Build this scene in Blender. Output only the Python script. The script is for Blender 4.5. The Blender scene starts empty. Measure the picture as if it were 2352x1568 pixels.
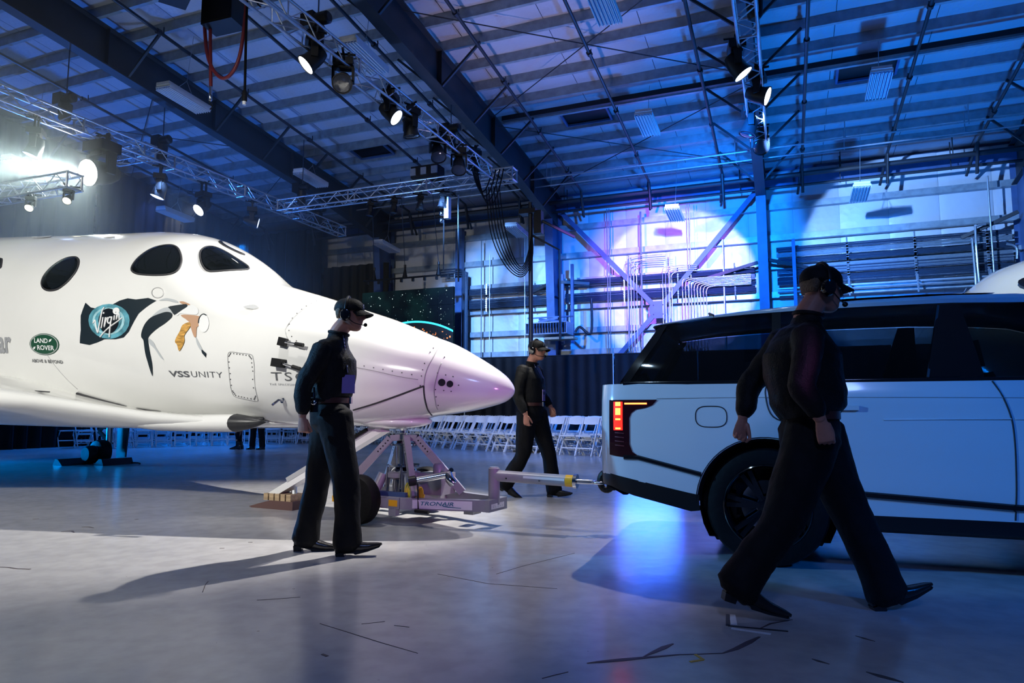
import bpy, bmesh, math, random
from mathutils import Vector, Matrix, Quaternion, noise
random.seed(7)
PI = math.pi
sc = bpy.context.scene
COL = sc.collection
def R(a): return math.radians(a)
# ---------------------------------------------------------------- camera
cam_d = bpy.data.cameras.new('camera'); cam = bpy.data.objects.new('camera', cam_d); COL.objects.link(cam)
cam_d.sensor_width = 36; cam_d.lens = 24.0; cam_d.clip_end = 200
cam.location = (0, 0, 1.05); cam.rotation_euler = (R(90 + 5.68), 0, 0)
sc.camera = cam
# ---------------------------------------------------------------- world, exposure
w = bpy.data.worlds.new('world'); sc.world = w; w.use_nodes = True
w.node_tree.nodes['Background'].inputs[0].default_value = (0.01, 0.05, 0.2, 1)
w.node_tree.nodes['Background'].inputs[1].default_value = 0.25
vs = sc.view_settings
vs.view_transform = 'Standard'; vs.look = 'None'; vs.exposure = 0.0; vs.gamma = 1.0; vs.use_curve_mapping = False
cy = sc.cycles
cy.max_bounces = 5; cy.diffuse_bounces = 2; cy.glossy_bounces = 3; cy.transmission_bounces = 3; cy.transparent_max_bounces = 8
cy.volume_bounces = 0; cy.use_denoising = True; cy.adaptive_threshold = .015; cy.sample_clamp_indirect = 4.0; cy.blur_glossy = 0.5
cy.caustics_reflective = False; cy.caustics_refractive = False
try: cy.volume_step_rate = 4.0
except Exception: pass
# building frame: P runs across the hangar to the back wall, L along it (to the left)
PHI = R(21.8); PD = Vector((math.sin(PHI), math.cos(PHI), 0)); LD = Vector((-math.cos(PHI), math.sin(PHI), 0))
def W(P, L, z): return PD * P + LD * L + Vector((0, 0, z))
def roof(P): return 8.1 + .1 * (21 - P)
ROTB = math.atan2(PD.y, PD.x)
# ---------------------------------------------------------------- stage lamps (the rig's beams; unseen fill spots added for car, cart, floor and second aircraft)
def spot(name, loc, target, power, color, angle, blend=.3, radius=.12):
    d = bpy.data.lights.new(name, 'SPOT'); d.energy = power; d.color = color; d.spot_size = R(angle); d.spot_blend = blend; d.shadow_soft_size = radius
    o = bpy.data.objects.new(name, d); COL.objects.link(o); o.location = loc
    o.rotation_euler = (Vector(target) - Vector(loc)).to_track_quat('-Z', 'Y').to_euler()
    return o
WHITE = (1, .96, .9); BLUE = (.008, .18, 1); SKYB = (.16, .42, 1); MAG = (.9, .2, .62); LAV = (.55, .5, 1)
spot('key_back_right', (1.75, 8.6, 7.2), (-3.0, 7.1, 0), 4600, (1, .97, .9), 45, .6, .06)
spot('cart_fill', (2.2, 9.0, 7.0), (-.1, 5.7, 0), 1000, (1, .93, .95), 34, .7, .06)  # unseen spot added to brighten the cart and the floor round it
spot('key_front_left', (-6.5, -3.5, 6.6), (-5.0, 8.6, 2.5), 6000, (1, .985, .92), 50, .8, .25)
spot('nose_top', (-2.6, 5.6, 7.2), (-1.3, 6.7, 1.6), 620, (1, .97, .94), 42, .8, .15)
spot('car_top', (-2.4, 1.2, 6.8), (1.1, 5.6, 1.8), 260, (.5, .75, 1), 26, .7, .05)  # unseen spot added to bring up the roof edge and rear quarter
spot('magenta_side', (2.4, .8, 1.7), (-.75, 6.5, .95), 480, (.75, .2, .8), 19, .7, .1)
spot('car_fill', (5.2, -1.2, 4.6), (3.5, 4.2, .7), 950, (.0, .19, 1), 38, .9, .3)
spot('car_fill_rear', (-7.0, 4.3, 3.3), (.9, 5.2, 1.0), 1700, (.16, .5, 1), 19, .4, .05)
spot('floor_blue', (2.6, 13.2, 1.1), (1.1, 5.2, 0), 230, (.03, .13, 1), 26, .8, .6)
spot('aircraft_white', (6.2, 7.4, 6.8), (8.1, 10.4, 2.9), 700, (.8, .95, 1), 36, .6, .1)  # unseen spot added to whiten the second aircraft's nose
spot('front_blue', (-.4, -5.5, 7.5), (-.2, 2.7, 0), 900, (.28, .42, 1), 40, .9, .6)
spot('under_blue', (-15.5, 14.8, 1.3), (-6.0, 9.5, 0), 6500, (.0, .26, .9), 60, .8, .6)  # unseen spot added to turn the floor under the plane blue
spot('chair_blue', W(11.5, 5.5, 6.4), W(17, 5.5, 0), 1500, (.12, .3, 1), 70, .8, .2)
spot('chair_blue_left', W(11.0, 13.0, 6.2), W(17.0, 13.5, 0), 1500, (.2, .42, 1), 70, .8, .2)
spot('wall_centre', W(12.6, 1.2, 6.5), W(20.8, 2.9, 4.9), 8500, (.34, .32, 1), 31, .12, .08)
spot('wall_right', W(13.2, .3, 6.6), W(20.8, -3.3, 5.2), 11500, (.2, .44, 1), 40, .12, .08)
spot('wall_left', W(13.2, 7.7, 6.2), W(20.8, 8.5, 4.3), 7500, (.16, .4, 1), 44, .8, .1)
spot('wall_blue', W(11.0, 1.0, 6.4), W(20.8, 2.0, 3.6), 11000, (.006, .19, 1), 70, .6, .2)
spot('wall_violet', W(13.0, 5.0, 6.3), W(20.8, 3.6, 5.4), 3600, (.42, .14, 1), 36, .5, .1)
spot('roof_blue_right', W(14.5, -2.5, .6), W(14.0, -2.2, 8.6), 2900, (.002, .22, 1), 125, .7, .3)
spot('roof_blue_back', W(19.0, 2.0, 3.2), W(17.0, 2.0, 8.4), 500, (.004, .19, 1), 120, .7, .3)
spot('roof_lavender', W(12.0, 4.2, 1.0), W(12.6, 4.6, 8.8), 750, (.8, .64, 1), 48, .9, .2)
spot('roof_left', W(12.0, 11.0, 2.6), W(12.5, 10.0, 8.8), 600, (.14, .34, 1), 120, .7, .3)
spot('roof_far_left', W(12.0, 18.0, 1.5), W(11.5, 16.5, 8.8), 1600, (.03, .2, 1), 110, .7, .3)
spot('floor_far_left', W(18.5, 17.6, 6.8), W(14.0, 17.0, 0), 4500, (.004, .2, 1), 66, .6, .2)
spot('drape_blue', W(15.5, 18.0, 8.35), W(15.8, 19.2, 6.9), 420, (.1, .22, 1), 40, .5, .04)
spot('drape_white', W(16.9, 18.0, 8.3), W(16.7, 19.2, 6.9), 380, (1, .97, .85), 34, .5, .04)
spot('glare_beam', W(9.65, 13.1, 5.95) + Vector((-.3, -.8, -.24)) * .39, W(9.65, 13.1, 5.95) + Vector((-.3, -.8, -.24)) * .39 + Vector((-.3, -.8, -.24)), 11000, (.85, 1, .93), 40, .8, .15)
spot('glare_spill', (W(9.65, 13.1, 5.95) + Vector((-.3, -.8, -.24)) * .39), (W(9.65, 13.1, 5.95) + Vector((-.3, -.8, -.24)) * .39) + Vector((-.1, -.8, -.5)), 1900, (.85, 1, .95), 110, 1, .15)
# ---------------------------------------------------------------- materials
def _nt(name):
    m = bpy.data.materials.new(name); m.use_nodes = True
    return m, m.node_tree, m.node_tree.nodes['Principled BSDF']
def mat(name, col, rough=.5, metal=0., var=0., scale=8., bump=0., bscale=None, coat=0., emit=None, es=0., spec=.5, stretch=None):
    m, nt, b = _nt(name); N = nt.nodes; L = nt.links
    b.inputs['Base Color'].default_value = (*col, 1); b.inputs['Roughness'].default_value = rough; b.inputs['Metallic'].default_value = metal
    b.inputs['Specular IOR Level'].default_value = spec
    if coat: b.inputs['Coat Weight'].default_value = coat; b.inputs['Coat Roughness'].default_value = .06
    if emit: b.inputs['Emission Color'].default_value = (*emit, 1); b.inputs['Emission Strength'].default_value = es
    if var or bump:
        tc = N.new('ShaderNodeTexCoord'); src = tc.outputs['Object']
        if stretch:
            mp = N.new('ShaderNodeMapping'); mp.inputs['Scale'].default_value = stretch; L.new(src, mp.inputs[0]); src = mp.outputs[0]
        n = N.new('ShaderNodeTexNoise'); n.inputs['Scale'].default_value = scale; n.inputs['Detail'].default_value = 4; L.new(src, n.inputs['Vector'])
        if var:
            r = N.new('ShaderNodeValToRGB'); e = r.color_ramp.elements
            e[0].position = .3; e[1].position = .7
            e[0].color = (*[max(0, c * (1 - var)) for c in col], 1); e[1].color = (*[min(1, c * (1 + var)) for c in col], 1)
            L.new(n.outputs[0], r.inputs[0]); L.new(r.outputs[0], b.inputs['Base Color'])
        if bump:
            n2 = n
            if bscale:
                n2 = N.new('ShaderNodeTexNoise'); n2.inputs['Scale'].default_value = bscale; L.new(src, n2.inputs['Vector'])
            bp = N.new('ShaderNodeBump'); bp.inputs['Strength'].default_value = bump; bp.inputs['Distance'].default_value = .02
            L.new(n2.outputs[0], bp.inputs['Height']); L.new(bp.outputs[0], b.inputs['Normal'])
    return m
M = {}
M['steel'] = mat('blue_painted_steel', (.05, .10, .22), .5, .0, .15, 3)
M['rafter'] = mat('rafter_steel', (.02, .024, .03), .55, 0, .2, 2)
M['purlin'] = mat('galvanised_purlin', (.30, .35, .38), .42, .3, .2, 6)
M['pipe'] = mat('black_pipe', (.02, .022, .026), .45)
M['conduit'] = mat('galvanised_conduit', (.42, .46, .5), .35, .6, .1, 10)
M['conduit_dark'] = mat('shaded_conduit', (.035, .055, .09), .5, .2)  # conduit copy darkened for the banks' shaded sides, also used on chains
M['alu'] = mat('truss_aluminium', (.62, .64, .68), .3, .85, .1, 20)
M['black'] = mat('black_plastic', (.008, .008, .0095), .45, spec=.3)
M['black_gloss'] = mat('black_gloss', (.008, .008, .01), .1, 0, coat=.5)
M['rubber'] = mat('tyre_rubber', (.004, .004, .0048), .6, 0, .3, 30, .15, spec=.2)
M['white_plastic'] = mat('white_plastic', (.75, .76, .78), .4, 0, .05, 12)
M['chair'] = mat('white_resin', (.78, .8, .83), .35, 0, .04, 9)
M['hull'] = mat('white_composite_paint', (.84, .84, .82), .16, 0, .02, 1.5, coat=.4)
M['hull_grey'] = mat('hull_grey', (.45, .46, .47), .4)
M['hull_black'] = mat('black_composite', (.02, .021, .024), .4, 0, .2, 20)
M['line'] = mat('panel_gap', (.03, .03, .035), .6)
M['line_soft'] = mat('panel_seam', (.42, .42, .42), .6)
M['rivet'] = mat('fastener', (.09, .09, .1), .4, .6)
M['txt'] = mat('grey_lettering', (.10, .105, .115), .5)
M['txt_light'] = mat('light_grey_lettering', (.33, .34, .36), .5)
M['white_ink'] = mat('white_ink', (.85, .86, .86), .4)
M['lens_off'] = mat('lens_dark', (.03, .035, .05), .08, 0, spec=.8)
M['chrome'] = mat('chrome', (.75, .76, .78), .12, 1.)
M['cart'] = mat('cart_grey_paint', (.3, .3, .34), .38, .1, .06, 10)
M['yellow'] = mat('yellow_hose', (.75, .6, .04), .35)
M['amber'] = mat('amber_reflector', (.85, .42, .02), .3)
M['wood'] = mat('bare_wood', (.45, .32, .19), .55, 0, .3, 4, stretch=(1, 12, 12))
M['red_hose'] = mat('red_hose', (.16, .018, .024), .45)
M['cable'] = mat('black_cable', (.005, .0055, .007), .6, spec=.12)
M['drape'] = mat('black_drape', (.004, .0045, .006), .6, 0, .3, 3, .2, 40, spec=.15)
M['skin'] = mat('skin', (.5, .22, .15), .5, 0, .08, 25)
M['cloth'] = mat('black_shirt_cloth', (.0045, .005, .006), .6, 0, .25, 14, .25, 120, spec=.22)
M['trouser'] = mat('black_trouser_cloth', (.004, .0042, .0055), .7, 0, .25, 10, .2, 150, spec=.2)
M['leather'] = mat('black_leather', (.012, .011, .011), .25, 0, .2, 40, .1)
M['hair'] = mat('short_hair', (.14, .09, .05), .6, 0, .3, 90, .5)
M['belt'] = mat('brown_leather', (.06, .018, .013), .4)
M['shoe'] = mat('skid_shoe_red_brown', (.12, .065, .06), .5)
M['carpaint'] = mat('white_car_paint', (.74, .76, .79), .18, 0, coat=.8)
M['red_lens'] = mat('red_lens_dark', (.035, .004, .006), .12, 0, coat=.5)
M['red_lit'] = mat('lit_red_lamp', (.9, .02, .01), .2, emit=(1, .01, .006), es=4)
M['red_core'] = mat('lit_lamp_core', (1, .4, .1), .2, emit=(1, .12, .02), es=9)
M['tape_black'] = mat('black_tape', (.012, .012, .012), .6)
M['tape_white'] = mat('white_tape', (.7, .72, .75), .6)
M['tape_yellow'] = mat('yellow_tape', (.7, .42, .03), .6)
M['scuff'] = mat('scuff_mark', (.07, .05, .05), .6)
def emis(name, col, s):
    m, nt, b = _nt(name); b.inputs['Base Color'].default_value = (*col, 1); b.inputs['Emission Color'].default_value = (*col, 1); b.inputs['Emission Strength'].default_value = s
    return m
M['lit_white'] = emis('lit_lens_white', (1, .97, .9), 14)
M['lit_cold'] = emis('lit_lens_cold', (.75, .88, 1), 14)
M['lit_blue'] = emis('lit_lens_blue', (.35, .5, 1), 7)
M['lit_key'] = emis('lit_lens_key', (1, .98, .92), 80)
M['lit_small'] = emis('lit_lens_small', (1, .95, .7), 3)
def floor_mat():
    m, nt, b = _nt('sealed_concrete'); N = nt.nodes; L = nt.links
    tc = N.new('ShaderNodeTexCoord')
    def nz(scale, detail=4, stretch=None):
        n = N.new('ShaderNodeTexNoise'); n.inputs['Scale'].default_value = scale; n.inputs['Detail'].default_value = detail
        if stretch:
            mp = N.new('ShaderNodeMapping'); mp.inputs['Scale'].default_value = stretch; L.new(tc.outputs['Object'], mp.inputs[0]); L.new(mp.outputs[0], n.inputs['Vector'])
        else: L.new(tc.outputs['Object'], n.inputs['Vector'])
        return n
    a = nz(.55, 5); c = nz(7, 6); s = nz(26, 2)
    r = N.new('ShaderNodeValToRGB'); r.color_ramp.elements[0].position = .3; r.color_ramp.elements[1].position = .72
    r.color_ramp.elements[0].color = (.44, .43, .44, 1); r.color_ramp.elements[1].color = (.56, .545, .54, 1)
    L.new(a.outputs[0], r.inputs[0])
    r2 = N.new('ShaderNodeValToRGB'); r2.color_ramp.elements[0].position = .35; r2.color_ramp.elements[1].position = .6
    r2.color_ramp.elements[0].color = (.86, .86, .86, 1); r2.color_ramp.elements[1].color = (1, 1, 1, 1); L.new(c.outputs[0], r2.inputs[0])
    mx = N.new('ShaderNodeMix'); mx.data_type = 'RGBA'; mx.blend_type = 'MULTIPLY'; mx.inputs[0].default_value = 1
    L.new(r.outputs[0], mx.inputs[6]); L.new(r2.outputs[0], mx.inputs[7])
    r3 = N.new('ShaderNodeValToRGB'); r3.color_ramp.elements[0].position = .2; r3.color_ramp.elements[1].position = .23
    r3.color_ramp.elements[0].color = (.35, .33, .33, 1); r3.color_ramp.elements[1].color = (1, 1, 1, 1); L.new(s.outputs[0], r3.inputs[0])
    mx2 = N.new('ShaderNodeMix'); mx2.data_type = 'RGBA'; mx2.blend_type = 'MULTIPLY'; mx2.inputs[0].default_value = 1
    L.new(mx.outputs[2], mx2.inputs[6]); L.new(r3.outputs[0], mx2.inputs[7]); L.new(mx2.outputs[2], b.inputs['Base Color'])
    rr = N.new('ShaderNodeMapRange'); rr.inputs[3].default_value = .15; rr.inputs[4].default_value = .27; L.new(a.outputs[0], rr.inputs[0]); L.new(rr.outputs[0], b.inputs['Roughness'])
    bp = N.new('ShaderNodeBump'); bp.inputs['Strength'].default_value = .05; bp.inputs['Distance'].default_value = .02; L.new(c.outputs[0], bp.inputs['Height']); L.new(bp.outputs[0], b.inputs['Normal'])
    b.inputs['Specular IOR Level'].default_value = .55
    return m
M['floor'] = floor_mat()
def quilt_mat(name, col, rough, period, metal=0.):
    # insulation facing: faint woven scrim plus soft pillowing
    m, nt, b = _nt(name); N = nt.nodes; L = nt.links
    b.inputs['Roughness'].default_value = rough; b.inputs['Metallic'].default_value = metal
    tc = N.new('ShaderNodeTexCoord'); mp = N.new('ShaderNodeMapping'); mp.inputs['Rotation'].default_value = (0, 0, -ROTB); L.new(tc.outputs['Object'], mp.inputs[0])
    n = N.new('ShaderNodeTexNoise'); n.inputs['Scale'].default_value = 1.3; n.inputs['Detail'].default_value = 4; L.new(mp.outputs[0], n.inputs['Vector'])
    r = N.new('ShaderNodeValToRGB'); r.color_ramp.elements[0].color = (*[c * .86 for c in col], 1); r.color_ramp.elements[1].color = (*col, 1); L.new(n.outputs[0], r.inputs[0]); L.new(r.outputs[0], b.inputs['Base Color'])
    v = N.new('ShaderNodeTexVoronoi'); v.inputs['Scale'].default_value = period; L.new(mp.outputs[0], v.inputs['Vector'])
    n2 = N.new('ShaderNodeTexNoise'); n2.inputs['Scale'].default_value = 5; n2.inputs['Detail'].default_value = 2; L.new(mp.outputs[0], n2.inputs['Vector'])
    ad = N.new('ShaderNodeMath'); ad.operation = 'ADD'; L.new(v.outputs[0], ad.inputs[0]); L.new(n2.outputs[0], ad.inputs[1])
    bp = N.new('ShaderNodeBump'); bp.inputs['Strength'].default_value = .22; bp.inputs['Distance'].default_value = .03; L.new(ad.outputs[0], bp.inputs['Height']); L.new(bp.outputs[0], b.inputs['Normal'])
    return m
M['roof_skin'] = quilt_mat('roof_insulation', (.5, .5, .56), .42, 12)
M['wall_skin'] = quilt_mat('wall_insulation', (.62, .64, .68), .4, 6)
def glass_mat(name, tint, alpha):
    m = bpy.data.materials.new(name); m.use_nodes = True; nt = m.node_tree; N = nt.nodes; L = nt.links
    for n in list(N): N.remove(n)
    o = N.new('ShaderNodeOutputMaterial'); t = N.new('ShaderNodeBsdfTransparent'); g = N.new('ShaderNodeBsdfGlossy'); d = N.new('ShaderNodeBsdfDiffuse'); f = N.new('ShaderNodeFresnel')
    t.inputs[0].default_value = (*tint, 1); g.inputs['Roughness'].default_value = .03; d.inputs[0].default_value = (.006, .008, .009, 1); f.inputs[0].default_value = 1.5
    m1 = N.new('ShaderNodeMixShader'); m1.inputs[0].default_value = alpha; L.new(t.outputs[0], m1.inputs[1]); L.new(d.outputs[0], m1.inputs[2])
    m2 = N.new('ShaderNodeMixShader'); L.new(f.outputs[0], m2.inputs[0]); L.new(m1.outputs[0], m2.inputs[1]); L.new(g.outputs[0], m2.inputs[2]); L.new(m2.outputs[0], o.inputs[0])
    return m
M['car_glass'] = glass_mat('tinted_car_glass', (.22, .26, .27), .35)
M['hull_glass'] = glass_mat('dark_cabin_glass', (.2, .24, .28), .6)
# ---------------------------------------------------------------- mesh builder
class MB:
    def __init__(s): s.v = []; s.f = []
    def add(s, vs, fs):
        o = len(s.v); s.v += [Vector(p) for p in vs]; s.f += [tuple(i + o for i in f) for f in fs]; return s
    def box(s, c, size, rot=None):
        x, y, z = [d / 2 for d in size]
        p = [Vector((a * x, b * y, e * z)) for a, b, e in ((-1, -1, -1), (1, -1, -1), (1, 1, -1), (-1, 1, -1), (-1, -1, 1), (1, -1, 1), (1, 1, 1), (-1, 1, 1))]
        if rot is not None: p = [rot @ q for q in p]
        return s.add([q + Vector(c) for q in p], [(0, 3, 2, 1), (4, 5, 6, 7), (0, 1, 5, 4), (1, 2, 6, 5), (2, 3, 7, 6), (3, 0, 4, 7)])
    def bar(s, a, b, w, h, up=(0, 0, 1)):
        a = Vector(a); b = Vector(b); d = b - a; l = d.length
        if l < 1e-6: return s
        d /= l; u = Vector(up)
        if abs(d.dot(u)) > .98: u = Vector((1, 0, 0)) if abs(d.x) < .9 else Vector((0, 1, 0))
        x = d.cross(u).normalized(); u = x.cross(d)
        p = []
        for q in (a, b):
            for i, j in ((-1, -1), (1, -1), (1, 1), (-1, 1)): p.append(q + x * i * w / 2 + u * j * h / 2)
        return s.add(p, [(0, 1, 2, 3), (7, 6, 5, 4), (0, 4, 5, 1), (1, 5, 6, 2), (2, 6, 7, 3), (3, 7, 4, 0)])
    def rings(s, rings, cap=True, closed=False):
        n = len(rings[0]); o = len(s.v)
        for r in rings: s.v += [Vector(p) for p in r]
        m = len(rings)
        for i in range(m if closed else m - 1):
            for j in range(n):
                a = o + i * n + j; b = o + i * n + (j + 1) % n; k = ((i + 1) % m)
                s.f.append((a, b, o + k * n + (j + 1) % n, o + k * n + j))
        if cap and not closed:
            s.f.append(tuple(o + j for j in reversed(range(n)))); s.f.append(tuple(o + (m - 1) * n + j for j in range(n)))
        return s
    def tube(s, pts, r, n=8, cap=True, closed=False):
        pts = [Vector(p) for p in pts]; m = len(pts); rr = r if isinstance(r, (list, tuple)) else [r] * m
        prev = None; out = []
        for i, p in enumerate(pts):
            if closed: t = pts[(i + 1) % m] - pts[i - 1]
            else: t = pts[min(i + 1, m - 1)] - pts[max(i - 1, 0)]
            t.normalize()
            if prev is None:
                u = Vector((0, 0, 1)) if abs(t.z) < .9 else Vector((1, 0, 0))
            else: u = prev
            x = t.cross(u)
            if x.length < 1e-5: x = t.orthogonal()
            x.normalize(); u = x.cross(t).normalized(); prev = u
            out.append([p + (x * math.cos(2 * PI * k / n) + u * math.sin(2 * PI * k / n)) * rr[i] for k in range(n)])
        return s.rings(out, cap, closed)
    def lathe(s, c, axis, prof, n=20, cap=True):
        c = Vector(c); ax = Vector(axis).normalized(); x = ax.orthogonal().normalized(); y = ax.cross(x)
        return s.rings([[c + ax * h + (x * math.cos(2 * PI * k / n) + y * math.sin(2 * PI * k / n)) * r for k in range(n)] for h, r in prof], cap)
    def prism(s, poly, vec):
        n = len(poly); v = Vector(vec); p = [Vector(q) for q in poly]
        return s.add(p + [q + v for q in p], [tuple(reversed(range(n))), tuple(range(n, 2 * n))] + [(i, (i + 1) % n, n + (i + 1) % n, n + i) for i in range(n)])
    def grid(s, rows):
        n = len(rows[0]); o = len(s.v)
        for r in rows: s.v += [Vector(p) for p in r]
        for i in range(len(rows) - 1):
            for j in range(n - 1):
                s.f.append((o + i * n + j, o + i * n + j + 1, o + (i + 1) * n + j + 1, o + (i + 1) * n + j))
        return s
    def sphere(s, c, r, n=12, m=8, sc_=(1, 1, 1), rot=None):
        c = Vector(c); rs = []
        for i in range(m + 1):
            t = PI * (i / m); t = min(max(t, .02), PI - .02); ring = []
            for k in range(n):
                q = Vector((math.sin(t) * math.cos(2 * PI * k / n) * r * sc_[0], math.sin(t) * math.sin(2 * PI * k / n) * r * sc_[1], -math.cos(t) * r * sc_[2]))
                ring.append(c + (rot @ q if rot is not None else q))
            rs.append(ring)
        return s.rings(rs)
    def mesh(s, name='m', fix=True):
        me = bpy.data.meshes.new(name); me.from_pydata([tuple(p) for p in s.v], [], s.f)
        if fix:
            bm = bmesh.new(); bm.from_mesh(me); bmesh.ops.recalc_face_normals(bm, faces=bm.faces[:]); bm.to_mesh(me); bm.free()
        return me
def smooth_mesh(me, angle=35):
    n = len(me.polygons); me.polygons.foreach_set('use_smooth', [True] * n)
    if angle < 180:
        try: me.set_sharp_from_angle(angle=R(angle))
        except Exception: pass
def link(name, me, m, parent=None, smooth=None, kind=None, loc=None, rot=None, label=None):
    o = bpy.data.objects.new(name, me); COL.objects.link(o)
    if m is not None and not me.materials: me.materials.append(M[m] if isinstance(m, str) else m)
    if smooth: smooth_mesh(me, smooth)
    if parent is not None: o.parent = parent
    if kind: o['kind'] = kind
    if loc is not None: o.location = loc
    if rot is not None: o.rotation_euler = rot
    if label: o['label'] = label
    return o
def part(name, mb, m, parent, smooth=None, kind=None, label=None, fix=True):
    return link(name, mb.mesh(name, fix), m, parent, smooth, kind, label=label)
def tag(o, label, cat, group=None):
    o['label'] = label; o['category'] = cat
    if group: o['group'] = group
    return o
def thing(name, label, cat, loc=(0, 0, 0), rot=(0, 0, 0), group=None):
    o = bpy.data.objects.new(name, None); COL.objects.link(o); o.location = loc; o.rotation_euler = rot; o.empty_display_size = .1
    return tag(o, label, cat, group)
KIDS = {}
def dup(root, loc, rot, label=None, group=None):
    if root.name not in KIDS:
        KIDS[root.name] = [(c, [g for g in bpy.data.objects if g.parent == c]) for c in bpy.data.objects if c.parent == root]
    r = root.copy(); COL.objects.link(r); r.location = loc; r.rotation_euler = rot
    if label: r['label'] = label
    if group: r['group'] = group
    for c, gs in KIDS[root.name]:
        d = c.copy(); COL.objects.link(d); d.parent = r
        for g in gs:
            e = g.copy(); COL.objects.link(e); e.parent = d
    return r
def arc3(p0, p1, sag, n=14):
    p0 = Vector(p0); p1 = Vector(p1)
    return [p0.lerp(p1, i / n) + Vector((0, 0, -sag * 4 * (i / n) * (1 - i / n))) for i in range(n + 1)]
def bez(pts, n=8):
    pts = [Vector(p) for p in pts]; out = []
    for i in range(len(pts) - 1):
        p0 = pts[max(i - 1, 0)]; p1 = pts[i]; p2 = pts[i + 1]; p3 = pts[min(i + 2, len(pts) - 1)]
        for k in range(n):
            t = k / n; out.append(.5 * ((2 * p1) + (p2 - p0) * t + (2 * p0 - 5 * p1 + 4 * p2 - p3) * t * t + (3 * p1 - p0 - 3 * p2 + p3) * t ** 3))
    out.append(pts[-1]); return out
# ================================================================ floor
mb = MB(); mb.box((0, 0, -.15), (90, 90, .3))
floor = link('floor', mb.mesh('floor'), 'floor', kind='structure')
def fl(x, y, z=.002): return Vector((x, y, z))
def tape(name, a, b, w_, m, label=None):
    mb = MB(); a = Vector((*a, 0)); b = Vector((*b, 0)); d = (b - a).normalized(); n = Vector((-d.y, d.x, 0)) * w_ / 2
    mb.prism([a + n, a - n, b - n, b + n], (0, 0, .0025)); return part(name, mb, m, floor, label=label)
def scuff(pts, ws):
    mb = MB(); L_ = []; R_ = []
    for i, p in enumerate(pts):
        a = Vector((*pts[max(i - 1, 0)], 0)); b = Vector((*pts[min(i + 1, len(pts) - 1)], 0)); d = (b - a).normalized(); n = Vector((-d.y, d.x, 0)) * ws[i] / 2
        L_.append(Vector((*p, 0)) + n); R_.append(Vector((*p, 0)) - n)
    mb.prism(L_ + R_[::-1], (0, 0, .0016)); return part('scuff_mark', mb, 'scuff', floor)
for _p, _w in (
    ([(0.311, 2.956), (0.362, 2.971), (0.466, 2.996), (0.563, 3.021), (0.72, 3.057), (0.815, 3.063), (0.912, 3.073), (0.986, 3.127), (1.073, 3.212), (1.15, 3.289)], [0.004, 0.02, 0.028, 0.02, 0.008, 0.008, 0.008, 0.025, 0.03, 0.01]),
    ([(0.561, 3.031), (0.613, 3.084), (0.673, 3.144), (0.726, 3.195)], [0.005, 0.02, 0.03, 0.008]),
    ([(0.118, 2.795), (0.171, 2.83), (0.226, 2.862)], [0.004, 0.006, 0.003]),
    ([(1.424, 2.862), (1.455, 2.821), (1.487, 2.786), (1.513, 2.756)], [0.006, 0.03, 0.025, 0.005]),
    ([(1.601, 3.302), (1.623, 3.265), (1.651, 3.224)], [0.004, 0.015, 0.004]),
    ([(1.269, 3.006), (1.285, 2.981), (1.315, 2.946)], [0.005, 0.02, 0.004]),
    ([(1.183, 3.397), (1.274, 3.484), (1.407, 3.547)], [0.004, 0.012, 0.005]),
    ([(-3.89, 6.021), (-3.823, 6.063), (-3.75, 5.979)], [0.01, 0.03, 0.008]),
    ([(-3.861, 6.261), (-3.794, 6.261), (-3.727, 6.216)], [0.006, 0.02, 0.006]),
    ([(-3.427, 4.697), (-3.36, 4.684), (-3.275, 4.647), (-3.18, 4.634)], [0.01, 0.015, 0.01, 0.015]),
    ([(-2.219, 5.316), (-2.186, 5.316)], [0.012, 0.01]),
    ([(-2.096, 5.555), (-2.062, 5.555)], [0.01, 0.01]),
    ([(-1.412, 3.9), (-1.3, 3.926), (-1.19, 3.962)], [0.003, 0.005, 0.002]),
    ([(-0.74, 3.477), (-0.633, 3.518)], [0.002, 0.004]),
    ([(-0.576, 3.456), (-0.498, 3.43)], [0.003, 0.004]),
    ([(-0.946, 3.484), (-0.775, 3.352), (-0.605, 3.218), (-0.407, 3.073)], [0.003, 0.004, 0.004, 0.002]),
    ([(-0.819, 3.063), (-0.789, 3.037)], [0.012, 0.014]),
    ([(-1.786, 4.063), (-1.848, 4.24), (-1.864, 4.313)], [0.004, 0.004, 0.006]),
    ([(-0.1, 4.503), (0.07, 4.722), (0.46, 5.142)], [0.003, 0.003, 0.002]),
    ([(-0.477, 4.503), (-0.148, 4.261), (0.266, 4.14)], [0.002, 0.003, 0.002]),
    ([(-4.609, 6.701), (-4.565, 6.727)], [0.01, 0.01]),
    ([(-3.611, 6.675), (-3.592, 6.701)], [0.012, 0.01]),
): scuff(_p, _w)
tape('tape_mark', (1.111, 3.634), (1.053, 3.45), 0.02, 'tape_black', 'black tape corner mark')
tape('tape_mark', (1.053, 3.45), (1.312, 3.364), 0.015, 'tape_black', None)
tape('tape_mark', (1.057, 3.41), (1.215, 3.326), 0.02, 'tape_white', 'white tape strip')
tape('tape_mark', (1.131, 3.627), (1.089, 3.47), 0.03, 'tape_white', None)
tape('tape_mark', (0.744, 2.971), (0.806, 2.996), 0.013, 'tape_yellow', 'small yellow tape chevron')
tape('tape_mark', (0.789, 3.057), (0.806, 2.996), 0.013, 'tape_yellow', None)

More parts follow.
